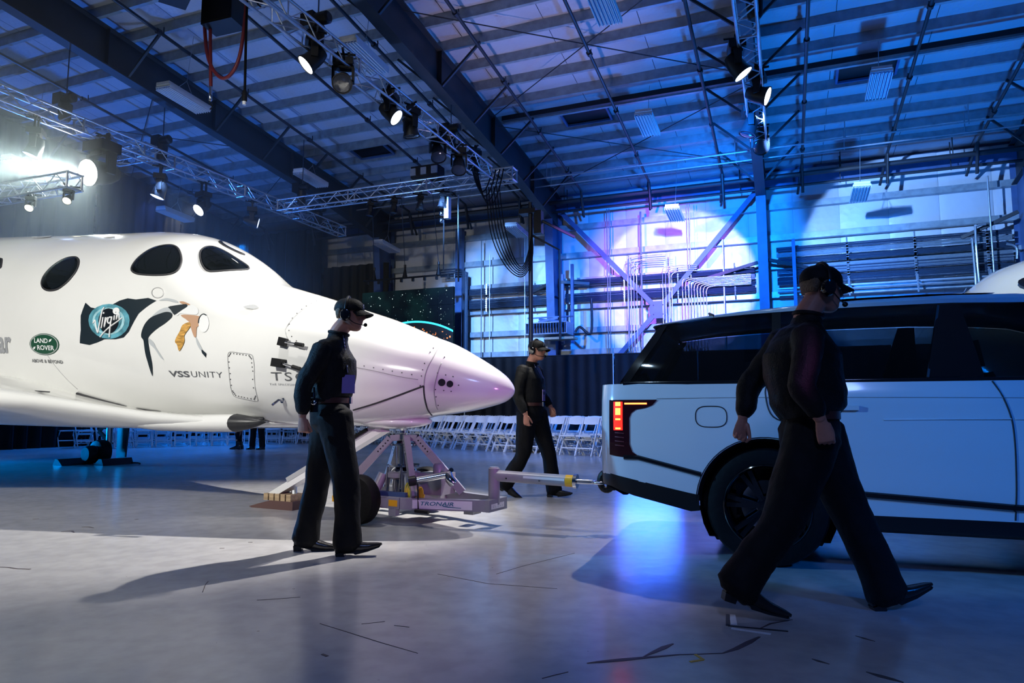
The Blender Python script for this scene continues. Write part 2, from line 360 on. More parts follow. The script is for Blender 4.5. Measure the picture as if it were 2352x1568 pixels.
# ================================================================ ceiling
mb = MB()
mb.add([W(-12, -14, roof(-12) + .12), W(-12, 36, roof(-12) + .12), W(21.3, 36, roof(21.3) + .12), W(21.3, -14, roof(21.3) + .12),
        W(-12, -14, roof(-12) + .22), W(-12, 36, roof(-12) + .22), W(21.3, 36, roof(21.3) + .22), W(21.3, -14, roof(21.3) + .22)],
       [(0, 1, 2, 3), (4, 7, 6, 5), (0, 4, 5, 1), (1, 5, 6, 2), (2, 6, 7, 3), (3, 7, 4, 0)])
ceiling = link('ceiling', mb.mesh('ceiling'), 'rafter', kind='structure')
PITCH = -math.atan(.1)
RM = Matrix.Rotation(ROTB, 4, 'Z') @ Matrix.Rotation(math.atan(.1), 4, 'Y')
# insulation blankets between the frames, each about 1.8 m wide, run from the ridge to the eave
x0 = -14.0; bw = 1.83; meshp = None
while x0 < 35.5:
    rows = []
    for i in range(2):
        rows.append([])
    mb = MB(); NP = 42
    r_ = [[], [], []]
    for i in range(NP + 1):
        P = -11.8 + (32.9) * i / NP
        for k, l_ in enumerate((.006, bw / 2, bw - .006)):
            r_[k].append(W(P, x0 + l_, roof(P) - (.012 if k == 1 else .0)))
    mb.grid(r_); part('insulation_blanket', mb, 'roof_skin', ceiling, smooth=60); x0 += bw
def purlin(P, L0, L1):
    z = roof(P) - .0; mb = MB()
    mb.bar(W(P, L0, z - .11), W(P, L1, z - .11), .012, .22)
    mb.bar(W(P + .035, L0, z - .216), W(P + .035, L1, z - .216), .08, .014); mb.bar(W(P + .075, L0, z - .2), W(P + .075, L1, z - .2), .012, .035)
    part('purlin', mb, 'purlin', ceiling)
P = 5.9
while P < 20.6: purlin(P, -14, 36); P += .82
FR = [-5.75, .45, 6.7, 13.0, 19.3, 25.6]
def rafter(L_):
    mb = MB()
    def zb(P): return roof(P) - 1.06 - (0 if P < 17 else (P - 17) * .06)
    Ps = [-2, 4, 8, 12, 15, 17, 19, 20.75]
    for a, b in zip(Ps[:-1], Ps[1:]):
        mb.prism([W(a, L_ - .012, zb(a)), W(b, L_ - .012, zb(b)), W(b, L_ - .012, roof(b) - .22), W(a, L_ - .012, roof(a) - .22)], LD * .024)
        mb.bar(W(a, L_, zb(a)), W(b, L_, zb(b)), .26, .03); mb.bar(W(a, L_, roof(a) - .235), W(b, L_, roof(b) - .235), .26, .03)
    r = part('rafter', mb, 'rafter', ceiling)
    for P in (6.5, 9.5, 12.4, 15.3, 18.2):
        m2 = MB(); m2.prism([W(P, L_ - .12, zb(P) + .01), W(P, L_ + .12, zb(P) + .01), W(P, L_ + .12, roof(P) - .24), W(P, L_ - .12, roof(P) - .24)], PD * .016)
        part('stiffener_plate', m2, 'rafter', r)
    for P in (10.0, 12.46, 14.1, 15.74, 17.38, 19.02):
        for s in (-1, 1):
            m2 = MB(); m2.bar(W(P, L_ + .1 * s, zb(P) + .05), W(P, L_ + 1.0 * s, roof(P) - .2), .05, .05)
            part('flange_brace', m2, 'rafter', r)
for L_ in FR: rafter(L_)
def rod(a, b, r=.012, name='brace_rod', m='pipe', par=None):
    mb = MB(); mb.tube([a, b], r, 6); return part(name, mb, m, par or ceiling)
for i in range(len(FR) - 1):
    a, b = FR[i] + .05, FR[i + 1] - .05
    if i in (1, 3):
        for P0, P1 in ((10.9, 15.2), (15.6, 19.8)):
            rod(W(P0, b, roof(P0) - .33), W(P1, a, roof(P1) - .33)); rod(W(P0, a, roof(P0) - .33), W(P1, b, roof(P1) - .33))
# sprinkler branch lines with couplings and V drops
for L_ in (5.6, 3.52, 1.45, -.64, -2.7, -4.7, 7.65, 9.53, 11.64, 15.7, 17.8, 22.0):
    mb = MB(); Pe = 19.7
    mb.tube([W(2, L_, roof(2) - .5), W(Pe, L_, roof(Pe) - .5)], .036, 8)
    P = 8.2 + (L_ % 1.7)
    while P < Pe - .4:
        c = W(P, L_, roof(P) - .5); mb.tube([c - PD * .05, c + PD * .05], .06, 8)
        mb.tube([c + PD * .12, c + PD * .12 + Vector((0, 0, .16))], .012, 6); P += 2.4
    sp = part('sprinkler_pipe', mb, 'pipe', ceiling, smooth=40)
    e = W(Pe, L_, roof(Pe) - .5)
    m2 = MB(); m2.tube([e, e + PD * .25 + Vector((0, 0, -.75))], .04, 8); part('drop_pipe', m2, 'pipe', sp, smooth=40)
    m2 = MB(); m2.tube([e, e + PD * .75 + LD * .12 + Vector((0, 0, -.62))], .036, 8); part('drop_pipe', m2, 'pipe', sp, smooth=40)
# electrical conduit line under the purlins (dark line across the bay) and header pipes by the eave
mb = MB(); mb.bar(W(15.35, -14, roof(15.3) - .32), W(15.35, 6.4, roof(15.3) - .32), .10, .12); part('cable_tray', mb, 'pipe', ceiling)
for P, z, r, n_ in ((19.9, 7.5, .07, 'header_pipe'), (20.2, 7.28, .04, 'header_pipe'), (18.6, 7.62, .022, 'gas_pipe'), (18.2, 7.72, .022, 'gas_pipe')):
    mb = MB(); mb.tube([W(P, -14, z), W(P, 16, z)], r, 8)
    L_ = -12
    while L_ < 15: mb.tube([W(P, L_, z - .05), W(P, L_, roof(P) - .2)], .012, 6); L_ += 2.6
    part(n_, mb, 'pipe' if r > .03 else 'conduit', ceiling, smooth=40)
# dark roof vents
for a, b in ((11.4, 10.28), (5.04, 3.86), (-1.32, -2.5)):
    z = roof(16) - .09; mb = MB()
    mb.prism([W(15.82, b, roof(15.82) - .08), W(15.82, a, roof(15.82) - .08), W(16.52, a, roof(16.52) - .08), W(16.52, b, roof(16.52) - .08)], (0, 0, .06))
    v = part('roof_vent', mb, 'black', ceiling)
    m2 = MB()
    for q in ((15.82, a, 15.82, b), (16.52, a, 16.52, b), (15.82, a, 16.52, a), (15.82, b, 16.52, b)): m2.bar(W(q[0], q[1], roof(q[0]) - .13), W(q[2], q[3], roof(q[2]) - .13), .05, .05)
    part('vent_frame', m2, 'steel', v)
# ================================================================ back wall
mb = MB(); a, b = W(21.05, 36, 0), W(21.05, -14, 0)
mb.prism([a, b, b + PD * .1, a + PD * .1], (0, 0, 8.25))
wall = link('wall_back', mb.mesh('wall_back'), 'steel', kind='structure')
L_ = -13.8
while L_ < 16:
    mb = MB(); rows = []
    for k in (.002, .1, .61, 1.12, 1.218):
        d = .006 if k in (.002, 1.218) else (.03 if k != .61 else .04)
        rows.append([W(21.0 - d - (.012 * math.sin(j * 2.2 + L_)), L_ + k, 2.4 + 5.6 * j / 14) for j in range(15)])
    mb.grid(rows); part('wall_blanket', mb, 'wall_skin', wall, smooth=60); L_ += 1.22
def girt(z, d=.2, h=.2, L0=-14, L1=16):
    mb = MB(); mb.bar(W(20.86, L0, z - h / 2), W(20.86, L1, z - h / 2), .2, .012); mb.bar(W(20.86, L0, z + h / 2), W(20.86, L1, z + h / 2), .2, .012); mb.bar(W(20.77, L0, z), W(20.77, L1, z), .012, h)
    part('girt', mb, 'purlin', wall)
for z in (6.9, 5.98, 5.15, 4.32, 3.55, 2.86): girt(z, h=.16)
for L_ in FR:
    mb = MB()
    for a, b in ((0, 3.5), (3.5, 7.0)):
        da = .5 + .5 * a / 7; db = .5 + .5 * b / 7
        mb.prism([W(20.8, L_ - .012, a), W(20.8, L_ - .012, b), W(20.8 - db, L_ - .012, b), W(20.8 - da, L_ - .012, a)], LD * .024)
        mb.bar(W(20.8 - da, L_, a), W(20.8 - db, L_, b), .03, .26, up=LD)
    mb.bar(W(20.8, L_, 0), W(20.8, L_, 7.9), .03, .26, up=LD)
    c = part('column', mb, 'steel', wall)
    for z in (2.0, 4.6):
        m2 = MB(); m2.prism([W(20.2, L_ - .12, z), W(20.2, L_ + .12, z), W(20.78, L_ + .12, z), W(20.78, L_ - .12, z)], (0, 0, .016)); part('stiffener_plate', m2, 'steel', c)
mb = MB(); mb.bar(W(20.6, 10.16, 0), W(20.6, 10.16, 7.2), .24, .2, up=PD); part('door_jamb', mb, 'steel', wall)
mb = MB(); mb.bar(W(20.65, -14, 7.55), W(20.65, 16, 7.55), .14, .2); part('eave_strut', mb, 'steel', wall)
mb = MB(); mb.bar(W(20.6, -14, 2.72), W(20.6, 16, 2.72), .22, .06); part('sill_ledge', mb, 'steel', wall)
# crossed bracing with gusset plate between the two middle columns
g = W(20.45, 3.45, 4.02)
for e in ((6.45, 7.3), (.6, 7.3), (6.3, .9), (.6, .9)):
    mb = MB(); mb.bar(g, W(20.45, *e), .06, .14); part('brace_bar', mb, 'steel', wall)
mb = MB(); q = [W(20.4, 3.45 + a, 4.02 + b) for a, b in ((-.26, -.12), (-.12, -.26), (.12, -.26), (.26, -.12), (.26, .12), (.12, .26), (-.12, .26), (-.26, .12))]
mb.prism(q, PD * .02); gp = part('gusset_plate', mb, 'steel', wall)
for a in (-1, 1):
    for b in (-1, 1):
        m2 = MB(); m2.lathe(W(20.4, 3.45 + .14 * a, 4.02 + .14 * b), -PD, [(0, .02), (.02, .02)], 6); part('bolt', m2, 'rafter', gp)
for e, f in (((6.5, 5.05), (5.6, 4.98)), ((.6, 5.2), (2.0, 4.9)), ((.3, 5.25), (-.7, 5.0)), ((-5.6, 6.0), (-4.4, 5.5)), ((6.9, 5.0), (7.7, 4.75))):
    mb = MB(); mb.bar(W(20.3, *e), W(20.55, *f), .07, .09); part('rack_strut', mb, 'pipe', wall)
# conduit racks: tight banks of tubes on strut hangers (tubes too fine to tell apart singly)
def rack(L0, L1, z0, n, m, dz=.034, P0=20.55, r=.0172, drop=False):
    mb = MB()
    for i in range(n): mb.tube([W(P0 + .008 * (i % 2), L0, z0 - i * dz), W(P0 + .008 * (i % 2), L1, z0 - i * dz)], r, 6)
    rk = part('conduit_bank', mb, m, wall, smooth=60, kind='stuff')
    L_ = L0 + .55
    while L_ < L1 - .3:
        m2 = MB(); m2.bar(W(P0 - .05, L_, z0 + .16), W(P0 - .05, L_, z0 - n * dz - .1), .03, .03)
        for i in range(0, n, 2): m2.box(W(P0 - .06, L_, z0 - i * dz), (.05, .05, .025))
        part('strut_hanger', m2, 'conduit', wall); L_ += 1.62
rack(6.95, 9.9, 5.05, 6, 'conduit_dark'); rack(6.95, 9.9, 4.68, 9, 'conduit_dark')
rack(.7, 6.4, 5.12, 5, 'conduit_dark'); rack(.7, 6.4, 4.68, 8, 'conduit_dark'); rack(.7, 2.4, 4.92, 5, 'conduit')
rack(-5.5, .1, 5.62, 4, 'conduit_dark'); rack(-5.5, .1, 5.46, 4, 'conduit'); rack(-5.5, .1, 5.28, 4, 'conduit_dark'); rack(-5.5, -.6, 5.08, 8, 'conduit'); rack(-5.5, .1, 4.74, 6, 'conduit_dark'); rack(-5.5, .1, 4.42, 2, 'conduit', .1, 20.4, .03)
rack(-5.5, .1, 4.98, 5, 'conduit_dark', .04)
def bend(pts, r, m='conduit', name='conduit'):
    mb = MB(); mb.tube(bez(pts, 6), r, 6); part(name, mb, m, wall, smooth=60)
for L_, z1, r in ((5.0, 7.3, .016), (4.93, 7.3, .016), (4.34, 5.75, .016), (4.27, 5.7, .014), (3.95, 7.1, .03), (7.75, 6.8, .014), (9.3, 6.7, .02), (9.0, 6.2, .014), (3.1, 5.75, .014), (1.55, 6.0, .026), (2.55, 7.2, .014), (2.48, 7.2, .014)):
    mb = MB(); mb.tube([W(20.5, L_, 2.7), W(20.5, L_, z1)], r, 6); part('conduit_riser', mb, 'conduit', wall, smooth=60)
for k in range(9):
    L_ = 2.72 - k * .085; z = 4.9 - k * .035
    bend([W(20.42, L_, 2.8), W(20.42, L_, 4.2), W(20.42, L_, z - .12), W(20.42, L_ - .12, z), W(20.42, L_ - .6, z), W(20.42, .8, z)], .015)
for k in range(4):
    bend([W(20.4, 4.35 - k * .09, 2.8), W(20.4, 4.35 - k * .09, 5.2), W(20.4, 4.35 - k * .09, 5.55 - k * .06), W(20.4, 4.2 - k * .09, 5.68 - k * .06), W(20.4, 3.2, 5.68 - k * .06)], .014)
    bend([W(20.4, 3.3 - k * .09, 2.8), W(20.4, 3.3 - k * .09, 4.8), W(20.4, 3.3 - k * .09, 5.2 - k * .06), W(20.4, 3.15 - k * .09, 5.3 - k * .06), W(20.4, 2.3, 5.3 - k * .06)], .014)
    bend([W(20.35, 10.75, 5.75 - k * .07), W(20.35, 10.2, 5.75 - k * .07), W(20.35, 9.95 - k * .05, 5.7 - k * .07), W(20.35, 9.9 - k * .05, 5.4), W(20.35, 9.9 - k * .05, 2.8)], .03, 'conduit_dark')
bend([W(20.3, -4.9, 5.75), W(20.3, -4.72, 5.72), W(20.3, -4.66, 5.5), W(20.3, -4.68, 3)], .03); bend([W(20.3, -3.9, 5.35), W(20.3, -4.5, 5.35), W(20.3, -4.58, 5.2), W(20.3, -4.6, 3)], .03)
bend([W(20.3, -5.3, 5.2), W(20.3, -5.5, 5.1), W(20.3, -5.5, 4.8)], .03)
mb = MB(); mb.tube([W(20.3, -5.0, 3), W(20.3, -5.0, 7.0)], .022, 8); part('conduit_riser', mb, 'conduit', wall, smooth=60)
for x, z in ((-.35, 4.9), (6.1, 4.7), (6.42, 4.4)):
    mb = MB(); mb.bar(W(20.35, x, 3.1), W(20.35, x, z + .9), .09, .09, up=PD); part('rack_post', mb, 'steel', wall)
# ================================================================ left end wall
mb = MB(); a, b = W(-12, 36, 0), W(21, 36, 0); mb.prism([a, b, b + LD * .1, a + LD * .1], (0, 0, 9.2)); link('wall_left', mb.mesh('wall_left'), 'drape', kind='structure')
# ================================================================ drapes
def curtain(P, L0, L1, z0, z1_, amp, lam, n, label, group, name='curtain', axis=LD):
    mb = MB(); rows = []; cols = int((L1 - L0) / lam * 8)
    for j in range(9):
        t = j / 8; row = []
        for i in range(cols + 1):
            x = L0 + (L1 - L0) * i / cols
            z1 = z1_(x) if callable(z1_) else z1_; d = amp * (math.sin(2 * PI * x / lam + .8 * math.sin(x * 3.1)) + .35 * math.sin(x * 17.3 + t)) * (.55 + .45 * (1 - t))
            row.append(W(P + d, x, z0 + (z1 - z0) * t) if axis is LD else W(x, P + d, z0 + (z1 - z0) * t))
        rows.append(row)
    mb.grid(rows)
    o = link(name, mb.mesh(name, False), 'drape', smooth=80); tag(o, label, 'curtain', group); return o
NTH = ('second', 'third', 'fourth', 'fifth', 'sixth')
for k in range(2): curtain(20.25, 15.55 + k * 1.75, 15.52 + (k + 1) * 1.75, 0, 7.7, .09, .4, 0, 'tall black velvet curtain behind the plane, %s from the star screen' % NTH[k], 'tall black back curtains')
for k in range(3):
    curtain(19.0, 20.1 - 3.1 * (k + 1), 20.07 - 3.1 * k, 0, lambda x: roof(x) - .32, .09, .4, 0, 'tall black velvet curtain behind the plane, %s from the star screen' % NTH[k + 2], 'tall black back curtains', axis=PD)
curtain(20.3, 12.8, 15.5, 0, 6.2, .09, .4, 0, 'black velvet curtain lower than the rest, right behind the star screen', 'tall black back curtains')
for k in range(11):
    L0 = -12.4 + k * 2.45
    t = thing('pipe_and_drape', 'low black drape panel with pole under the lit wall, %s from its right end' % ('first', 'second', 'third', 'fourth', 'fifth', 'sixth', 'seventh', 'eighth', 'ninth', 'tenth', 'eleventh')[k], 'drape panel', W(20.05, L0, 0), (0, 0, ROTB), 'low black drape panels along the back wall')
    mb = MB(); rows = [[(.02 * math.sin(i * 1.1 + k) * (1 - .4 * j / 5), -2.42 * i / 40 - .0, .02 + 2.66 * j / 5) for i in range(41)] for j in range(6)]
    mb.grid([[(-p[0], -p[1], p[2]) for p in r] for r in rows]); part('drape', mb, 'drape', t, smooth=80, fix=False)
    mb = MB(); mb.tube([(-.05, .0, 0), (-.05, .0, 2.72)], .022, 8); part('upright_pole', mb, 'conduit', t, smooth=60)
    mb = MB(); mb.tube([(0, 0, 2.7), (0, 2.42, 2.7)], .02, 8); part('cross_pole', mb, 'black', t, smooth=60)
    mb = MB(); mb.box((0, 0, .01), (.4, .4, .02)); part('base_plate', mb, 'black', t)
# ================================================================ trusses
def truss(A, B, label, s=.29):
    A = Vector(A); B = Vector(B); d = (B - A); l = d.length; d.normalize(); side = Vector((-d.y, d.x, 0)); up = Vector((0, 0, 1))
    t = thing('lighting_truss', label, 'truss', A, (0, 0, math.atan2(d.y, d.x)), 'aluminium lighting trusses')
    h = s / 2
    cor = [(-h, -h), (h, -h), (h, h), (-h, h)]
    for y, z in cor:
        mb = MB(); mb.tube([(0, y, z), (l, y, z)], .024, 8); part('chord', mb, 'alu', t, smooth=60)
    n = max(2, int(l / .33)); st = l / n
    for f in range(4):
        mb = MB(); (y0, z0), (y1, z1) = cor[f], cor[(f + 1) % 4]
        for i in range(n):
            a, b = (0, 1) if i % 2 == 0 else (1, 0)
            pa = (y0, z0) if a == 0 else (y1, z1); pb = (y0, z0) if b == 0 else (y1, z1)
            mb.tube([(i * st, *pa), ((i + 1) * st, *pb)], .011, 6)
        part('lacing', mb, 'alu', t, smooth=60, kind='stuff')
    x = 0
    k = max(1, round(l / 2.4))
    for i in range(k + 1):
        mb = MB(); x = min(max(l * i / k, .03), l - .03)
        for f in range(4):
            (y0, z0), (y1, z1) = cor[f], cor[(f + 1) % 4]; mb.tube([(x, y0, z0), (x, y1, z1)], .024, 6)
        part('end_frame', mb, 'alu', t, smooth=60)
    return t
ZT = 6.75
truss(W(6.4, 6.55, ZT), W(14.7, 6.55, ZT), 'lighting truss slung along the big roof beam above the pilot hat man, carrying moving lights')
truss(W(14.85, 5.85, 6.68), W(14.85, 12.9, 6.68), 'lighting truss crossing in front of the lit white wall, above the star screen')
truss(W(6.9, 13.1, ZT), W(18.0, 13.1, 6.7), 'long lighting truss above the space plane holding the glaring white lamp')
truss(W(8.2, .33, ZT), W(14.6, .33, ZT), 'lighting truss above the white car running away from the viewer')
truss(W(8.5, 12.2, 5.3), W(8.5, 15.6, 5.3), 'faint lighting truss lost in the haze beside the glaring lamp')
truss(W(10.9, 13.2, 6.9), W(10.9, 14.4, 6.9), 'short stub truss sticking up behind the long hazy truss')
# ================================================================ moving lights
def moving_light(loc, aim, lens, label, hang=True, scale=.85, group='moving stage lights on the trusses'):
    loc = Vector(loc); aim = Vector(aim); d = aim.normalized() if aim.length < 1.6 else (aim - loc).normalized()
    t = thing('moving_light', label, 'stage light', loc, (0, 0, math.atan2(d.y, d.x)), group); S = scale
    sg = 1 if hang else -1
    dl = Vector((math.hypot(d.x, d.y), 0, d.z)).normalized()
    mb = MB(); mb.box((0, 0, .36 * S * sg), (.30 * S, .38 * S, .14 * S)); mb.box((0, 0, .27 * S * sg), (.2 * S, .2 * S, .06 * S)); part('base', mb, 'black', t)
    mb = MB()
    for s in (-1, 1):
        mb.prism([(-.07 * S, s * .21 * S, .27 * S * sg), (.07 * S, s * .21 * S, .27 * S * sg), (.06 * S, s * .21 * S, -.03 * S * sg), (-.06 * S, s * .21 * S, -.03 * S * sg)], (0, -s * .045 * S, 0))
    mb.box((0, 0, .25 * S * sg), (.14 * S, .42 * S, .04 * S)); part('yoke', mb, 'black', t)
    mb = MB(); mb.lathe((0, 0, 0), dl, [(-.25 * S, .05 * S), (-.24 * S, .10 * S), (-.12 * S, .145 * S), (.0, .16 * S), (.10 * S, .165 * S), (.17 * S, .19 * S), (.20 * S, .195 * S), (.20 * S, .175 * S), (.185 * S, .172 * S)], 24); h = part('head', mb, 'black', t, smooth=40)
    mb = MB(); mb.lathe((0, 0, 0), dl, [(.187 * S, .171 * S), (.2 * S, .13 * S), (.206 * S, .05 * S)], 24); part('lens', mb, lens, h, smooth=60)
    zt_ = max(.54 * S, (6.6 if loc.z > 5.7 and scale > .6 else 0) - loc.z)
    for s in (-1, 1): mb = MB(); mb.bar((0, .1 * S * s, .42 * S * sg), (0, .1 * S * s, zt_ * sg), .05 * S, .04 * S); mb.tube([(0, .1 * S * s - .02, zt_ * sg), (0, .1 * S * s + .02, zt_ * sg)], .04, 8); part('clamp', mb, 'black', t)
    mb = MB(); mb.tube([(0, -.19, zt_ * sg), (0, .19, zt_ * sg)], .02, 6); mb.tube([(-.19, 0, zt_ * sg), (.19, 0, zt_ * sg)], .02, 6); part('clamp_bar', mb, 'black', t)
    return t
ml = moving_light
ml(W(8.25, 6.62, 6.46), (-.65, -.25, -.72), 'lit_white', 'moving light with bright white lens nearest the hanging speaker')
ml(W(8.85, 6.5, 6.36), W(4.5, 4.0, 2.4), 'lens_off', 'unlit moving light with round honeycomb face turned to the viewer')
ml(W(10.35, 6.55, 6.46), (.6, -.1, -.5), 'lit_cold', 'moving light with cold bluish lit lens half way along the truss')
ml(W(11.0, 6.5, 6.42), W(11.6, 6.2, 3), 'lens_off', 'unlit moving light pointing straight down beside the cold lit lamp')
ml(W(12.3, 6.6, 6.42), W(10, 4.4, 1), 'lens_off', 'unlit glossy moving light third from the truss corner')
ml(W(13.0, 6.45, 6.36), W(10, 5, 0), 'lens_off', 'unlit moving light hanging just before the truss corner')
ml(W(14.4, 6.75, 6.85), W(14.0, 7.0, 2), 'lens_off', 'slim dark moving light standing at the truss corner')
ml(W(10.75, .52, 6.37), (.5, -.1, -.75), 'lit_cold', 'moving light with bright oval lens nearest the viewer above the car')
ml(W(12.0, .25, 6.42), (.7, -.4, -.35), 'lit_cold', 'moving light with narrow lit lens half way along the truss above the car')
ml(W(13.3, .45, 6.4), W(13, 2, 2), 'lens_off', 'unlit dark moving light between the lit ones and the wall above the car')
ml(W(14.5, .3, 6.42), W(10.0, -.2, 4.4), 'lens_off', 'unlit moving light with round dark face at the far end above the car')
ml(W(9.65, 13.1, 5.95), (-.3, -.8, -.24), 'lit_key', 'glaring white lamp shining through haze at the left', scale=1.5)
ml(W(8.3, 13.1, 6.0), (-.3, -.1, -.95), 'lit_blue', 'thin blue lit lamp seen edge on left of the glaring lamp')
ml(W(11.1, 13.1, 6.02), (-.3, -.1, -.95), 'lit_blue', 'blue lit lamp seen edge on right of the glaring lamp')
ml(W(12.35, 13.1, 5.98), (-.35, -.6, -.6), 'lit_white', 'moving light with white oval lens above the cockpit')
ml(W(14.0, 13.1, 6.05), (.85, .3, -.2), 'lit_blue', 'narrow blue lit lamp above the cockpit nose')
ml(W(8.5, 13.43, 4.96), W(5.5, 11.5, 1.5), 'lit_small', 'small dim warm lamp far left in the haze', scale=.42)
ml(W(8.5, 12.37, 4.98), W(5.5, 10.5, 1.5), 'lit_small', 'small dim warm lamp under the glaring lamp', scale=.42)
for L_, k in ((8.46, 'second'), (9.23, 'third'), (9.95, 'fourth'), (7.83, 'nearest')):
    ml(W(14.85, L_, 6.2), W(14.6, L_ + .3, 2), 'lens_off', 'small dark lamp under the cross truss, %s from the hanging chains' % k, scale=.55)
# ================================================================ chain hoists, standing on or hanging over the trusses
def hoist(P, L_, z, label, ztop=None):
    t = thing('chain_hoist', label, 'hoist', W(P, L_, z), (0, 0, ROTB), 'black chain hoists')
    mb = MB(); mb.lathe((0, -.16, .06), (0, 1, 0), [(-.06, .07), (-.03, .1), (.2, .1), (.25, .08)], 16); mb.box((0, .16, .06), (.2, .24, .24)); part('motor_body', mb, 'black', t, smooth=40)
    mb = MB(); mb.lathe((0, .02, -.42), (0, 0, 1), [(0, .07), (.05, .11), (.36, .13)], 14); part('chain_bag', mb, 'black', t, smooth=40)
    mb = MB(); mb.tube([(0, 0, .15), (0, 0, roof(P) - .2 - z)], .012, 6); part('lifting_chain', mb, 'conduit_dark', t)
    mb = MB(); mb.tube([(0, 0, -.05), (0, 0, -.4)], .02, 6); part('hook_rod', mb, 'black', t)
    return t
hoist(8.5, 6.75, 7.22, 'chain hoist with round motor above the first lit moving light')
hoist(13.1, 6.7, 7.2, 'chain hoist above the truss corner by the big roof beam')
hoist(8.9, 13.2, 7.2, 'chain hoist above the hazy truss at far left')
hoist(11.2, 13.2, 7.2, 'chain hoist above the stub truss')
hoist(14.9, 12.2, 7.1, 'chain hoist at the far end of the cross truss')
hoist(16.8, 13.1, 7.1, 'chain hoist by the far end of the long truss')
hoist(10.3, .2, 7.25, 'chain hoist above the truss over the car')
# black control box sitting on the cross truss
t = thing('dimmer_box', 'black box of cable connectors sitting on the cross truss', 'equipment box', W(14.85, 8.25, 6.85), (0, 0, ROTB))
mb = MB(); mb.box((0, 0, .17), (.4, .75, .3)); part('case', mb, 'black', t)
mb = MB()
for s in (-.3, 0, .3): mb.box((-.21, s, .17), (.04, .16, .18))
part('connector_panel', mb, 'alu', t)
# ================================================================ loudspeakers hanging from the roof, red hoses and cables
def speaker(P, L_, z, yaw, label, s=1.0):
    t = thing('loudspeaker', label, 'speaker', W(P, L_, z), (R(-6), R(8), ROTB + yaw), 'black hanging loudspeakers')
    mb = MB(); mb.prism([(-.22 * s, -.3 * s, -.3 * s), (.22 * s, -.3 * s, -.22 * s), (.22 * s, -.3 * s, .3 * s), (-.22 * s, -.3 * s, .3 * s)], (0, .6 * s, 0)); part('cabinet', mb, 'black', t)
    mb = MB(); mb.box((-.225 * s, 0, 0), (.02, .54 * s, .54 * s)); part('grille', mb, 'rubber', t)
    mb = MB()
    for a in (-.2, .2): mb.tube([(0, a * s, .3 * s), (0, a * s, 1.1)], .012, 6)
    part('hanging_strap', mb, 'black', t)
speaker(8.9, 9.15, 8.12, R(10), 'black hanging loudspeaker between the red hoses')
speaker(8.3, 9.6, 8.45, R(-30), 'black hanging loudspeaker cut off by the top edge')
def hose(name, pts, r, m, label, cat, group=None):
    mb = MB(); mb.tube(pts, r, 10); o = link(name, mb.mesh(name), m, smooth=60); tag(o, label, cat, group); return o
P_ = 8.8
def H(L_, z, P=P_): return W(P, L_, z)
hose('air_hose', bez([H(9.55, 9.1), H(9.5, 8.0), H(9.35, 7.25), H(9.0, 6.85), H(8.68, 7.1), H(8.56, 7.9), H(8.55, 9.1)], 8), .032, 'red_hose', 'looped red air hose hanging beside the speaker', 'hose')
hose('air_hose', [H(9.42, 9.1), H(9.34, 7.6), H(9.28, 6.75)], .03, 'red_hose', 'straight red air hose hanging down with a metal fitting', 'hose')
t = thing('hose_fitting', 'metal quick coupling at the end of the straight red hose', 'fitting', H(9.28, 6.58))
mb = MB(); mb.lathe((0, 0, 0), (0, 0, 1), [(-.1, .02), (-.08, .035), (.05, .035), (.06, .025), (.17, .03)], 10); part('coupling', mb, 'chrome', t, smooth=40)
mb = MB(); mb.tube([(-.02, 0, -.1), (.05, 0, -.2), (0, 0, -.25)], .012, 6); part('hook', mb, 'black', t)
hose('power_drop', [H(8.55, 9.1), H(8.52, 7.4), H(8.5, 6.55)], .022, 'cable', 'black power cable hanging down with a plug', 'cable')
t = thing('plug', 'black and white plug on the end of the hanging power cable', 'plug', H(8.5, 6.45))
mb = MB(); mb.lathe((0, 0, 0), (0, 0, 1), [(-.12, .025), (-.1, .045), (.05, .045), (.1, .025)], 10); part('plug_body', mb, 'black', t, smooth=40)
mb = MB(); mb.lathe((0, 0, -.17), (0, 0, 1), [(0, .03), (.06, .035)], 10); part('pin_shroud', mb, 'white_plastic', t)
for k in range(3):
    hose('rig_cable', arc3(H(8.45 - .03 * k, 8.75, 8.6), H(7.75 - .06 * k, 8.85, 8.7), .7 + .12 * k), .014, 'cable', 'black cable looping under the roof near the red hoses', 'cable', 'cables looped by the red hoses')
for k in range(4):
    hose('rig_cable', arc3(W(13.7 + .1 * k, 6.5, 6.7), W(14.7, 6.4 - .1 * k, 6.8), .62 + .1 * k), .016, 'cable', 'black cable sagging round the truss corner', 'cable', 'cables sagging at the truss corner')
for k in range(6):
    hose('rig_cable', bez([W(15.0, 6.35 + .07 * k, 6.6), W(15.3, 6.33 + .07 * k, 5.6 - .04 * k), W(15.7, 6.25 + .04 * k, 4.9 - .05 * k), W(16.0, 6.12, 4.66 - .05 * k), W(16.1, 5.98 - .02 * k, 5.1 - .04 * k), W(16.2, 5.93, 5.7), W(16.2, 5.93, 6.3)], 6), .013, 'cable', 'thick black cable swooping from the cross truss to the column pole', 'cable', 'swooping cable loom below the cross truss')
t = thing('cable_mast', 'dark upright mast in front of the white wall holding the cable loom', 'pole', W(16.25, 5.98, 0), (0, 0, ROTB))
mb = MB(); mb.tube([(0, 0, 0), (0, 0, 6.4)], .06, 10); part('mast', mb, 'pipe', t, smooth=60)
mb = MB(); mb.box((0, .05, 6.15), (.3, .45, .12)); mb.box((.0, -.22, 5.85), (.2, .2, .6)); part('pulley_box', mb, 'black', t)
mb = MB(); mb.box((0, 0, .02), (.7, .7, .04)); part('base_plate', mb, 'pipe', t)
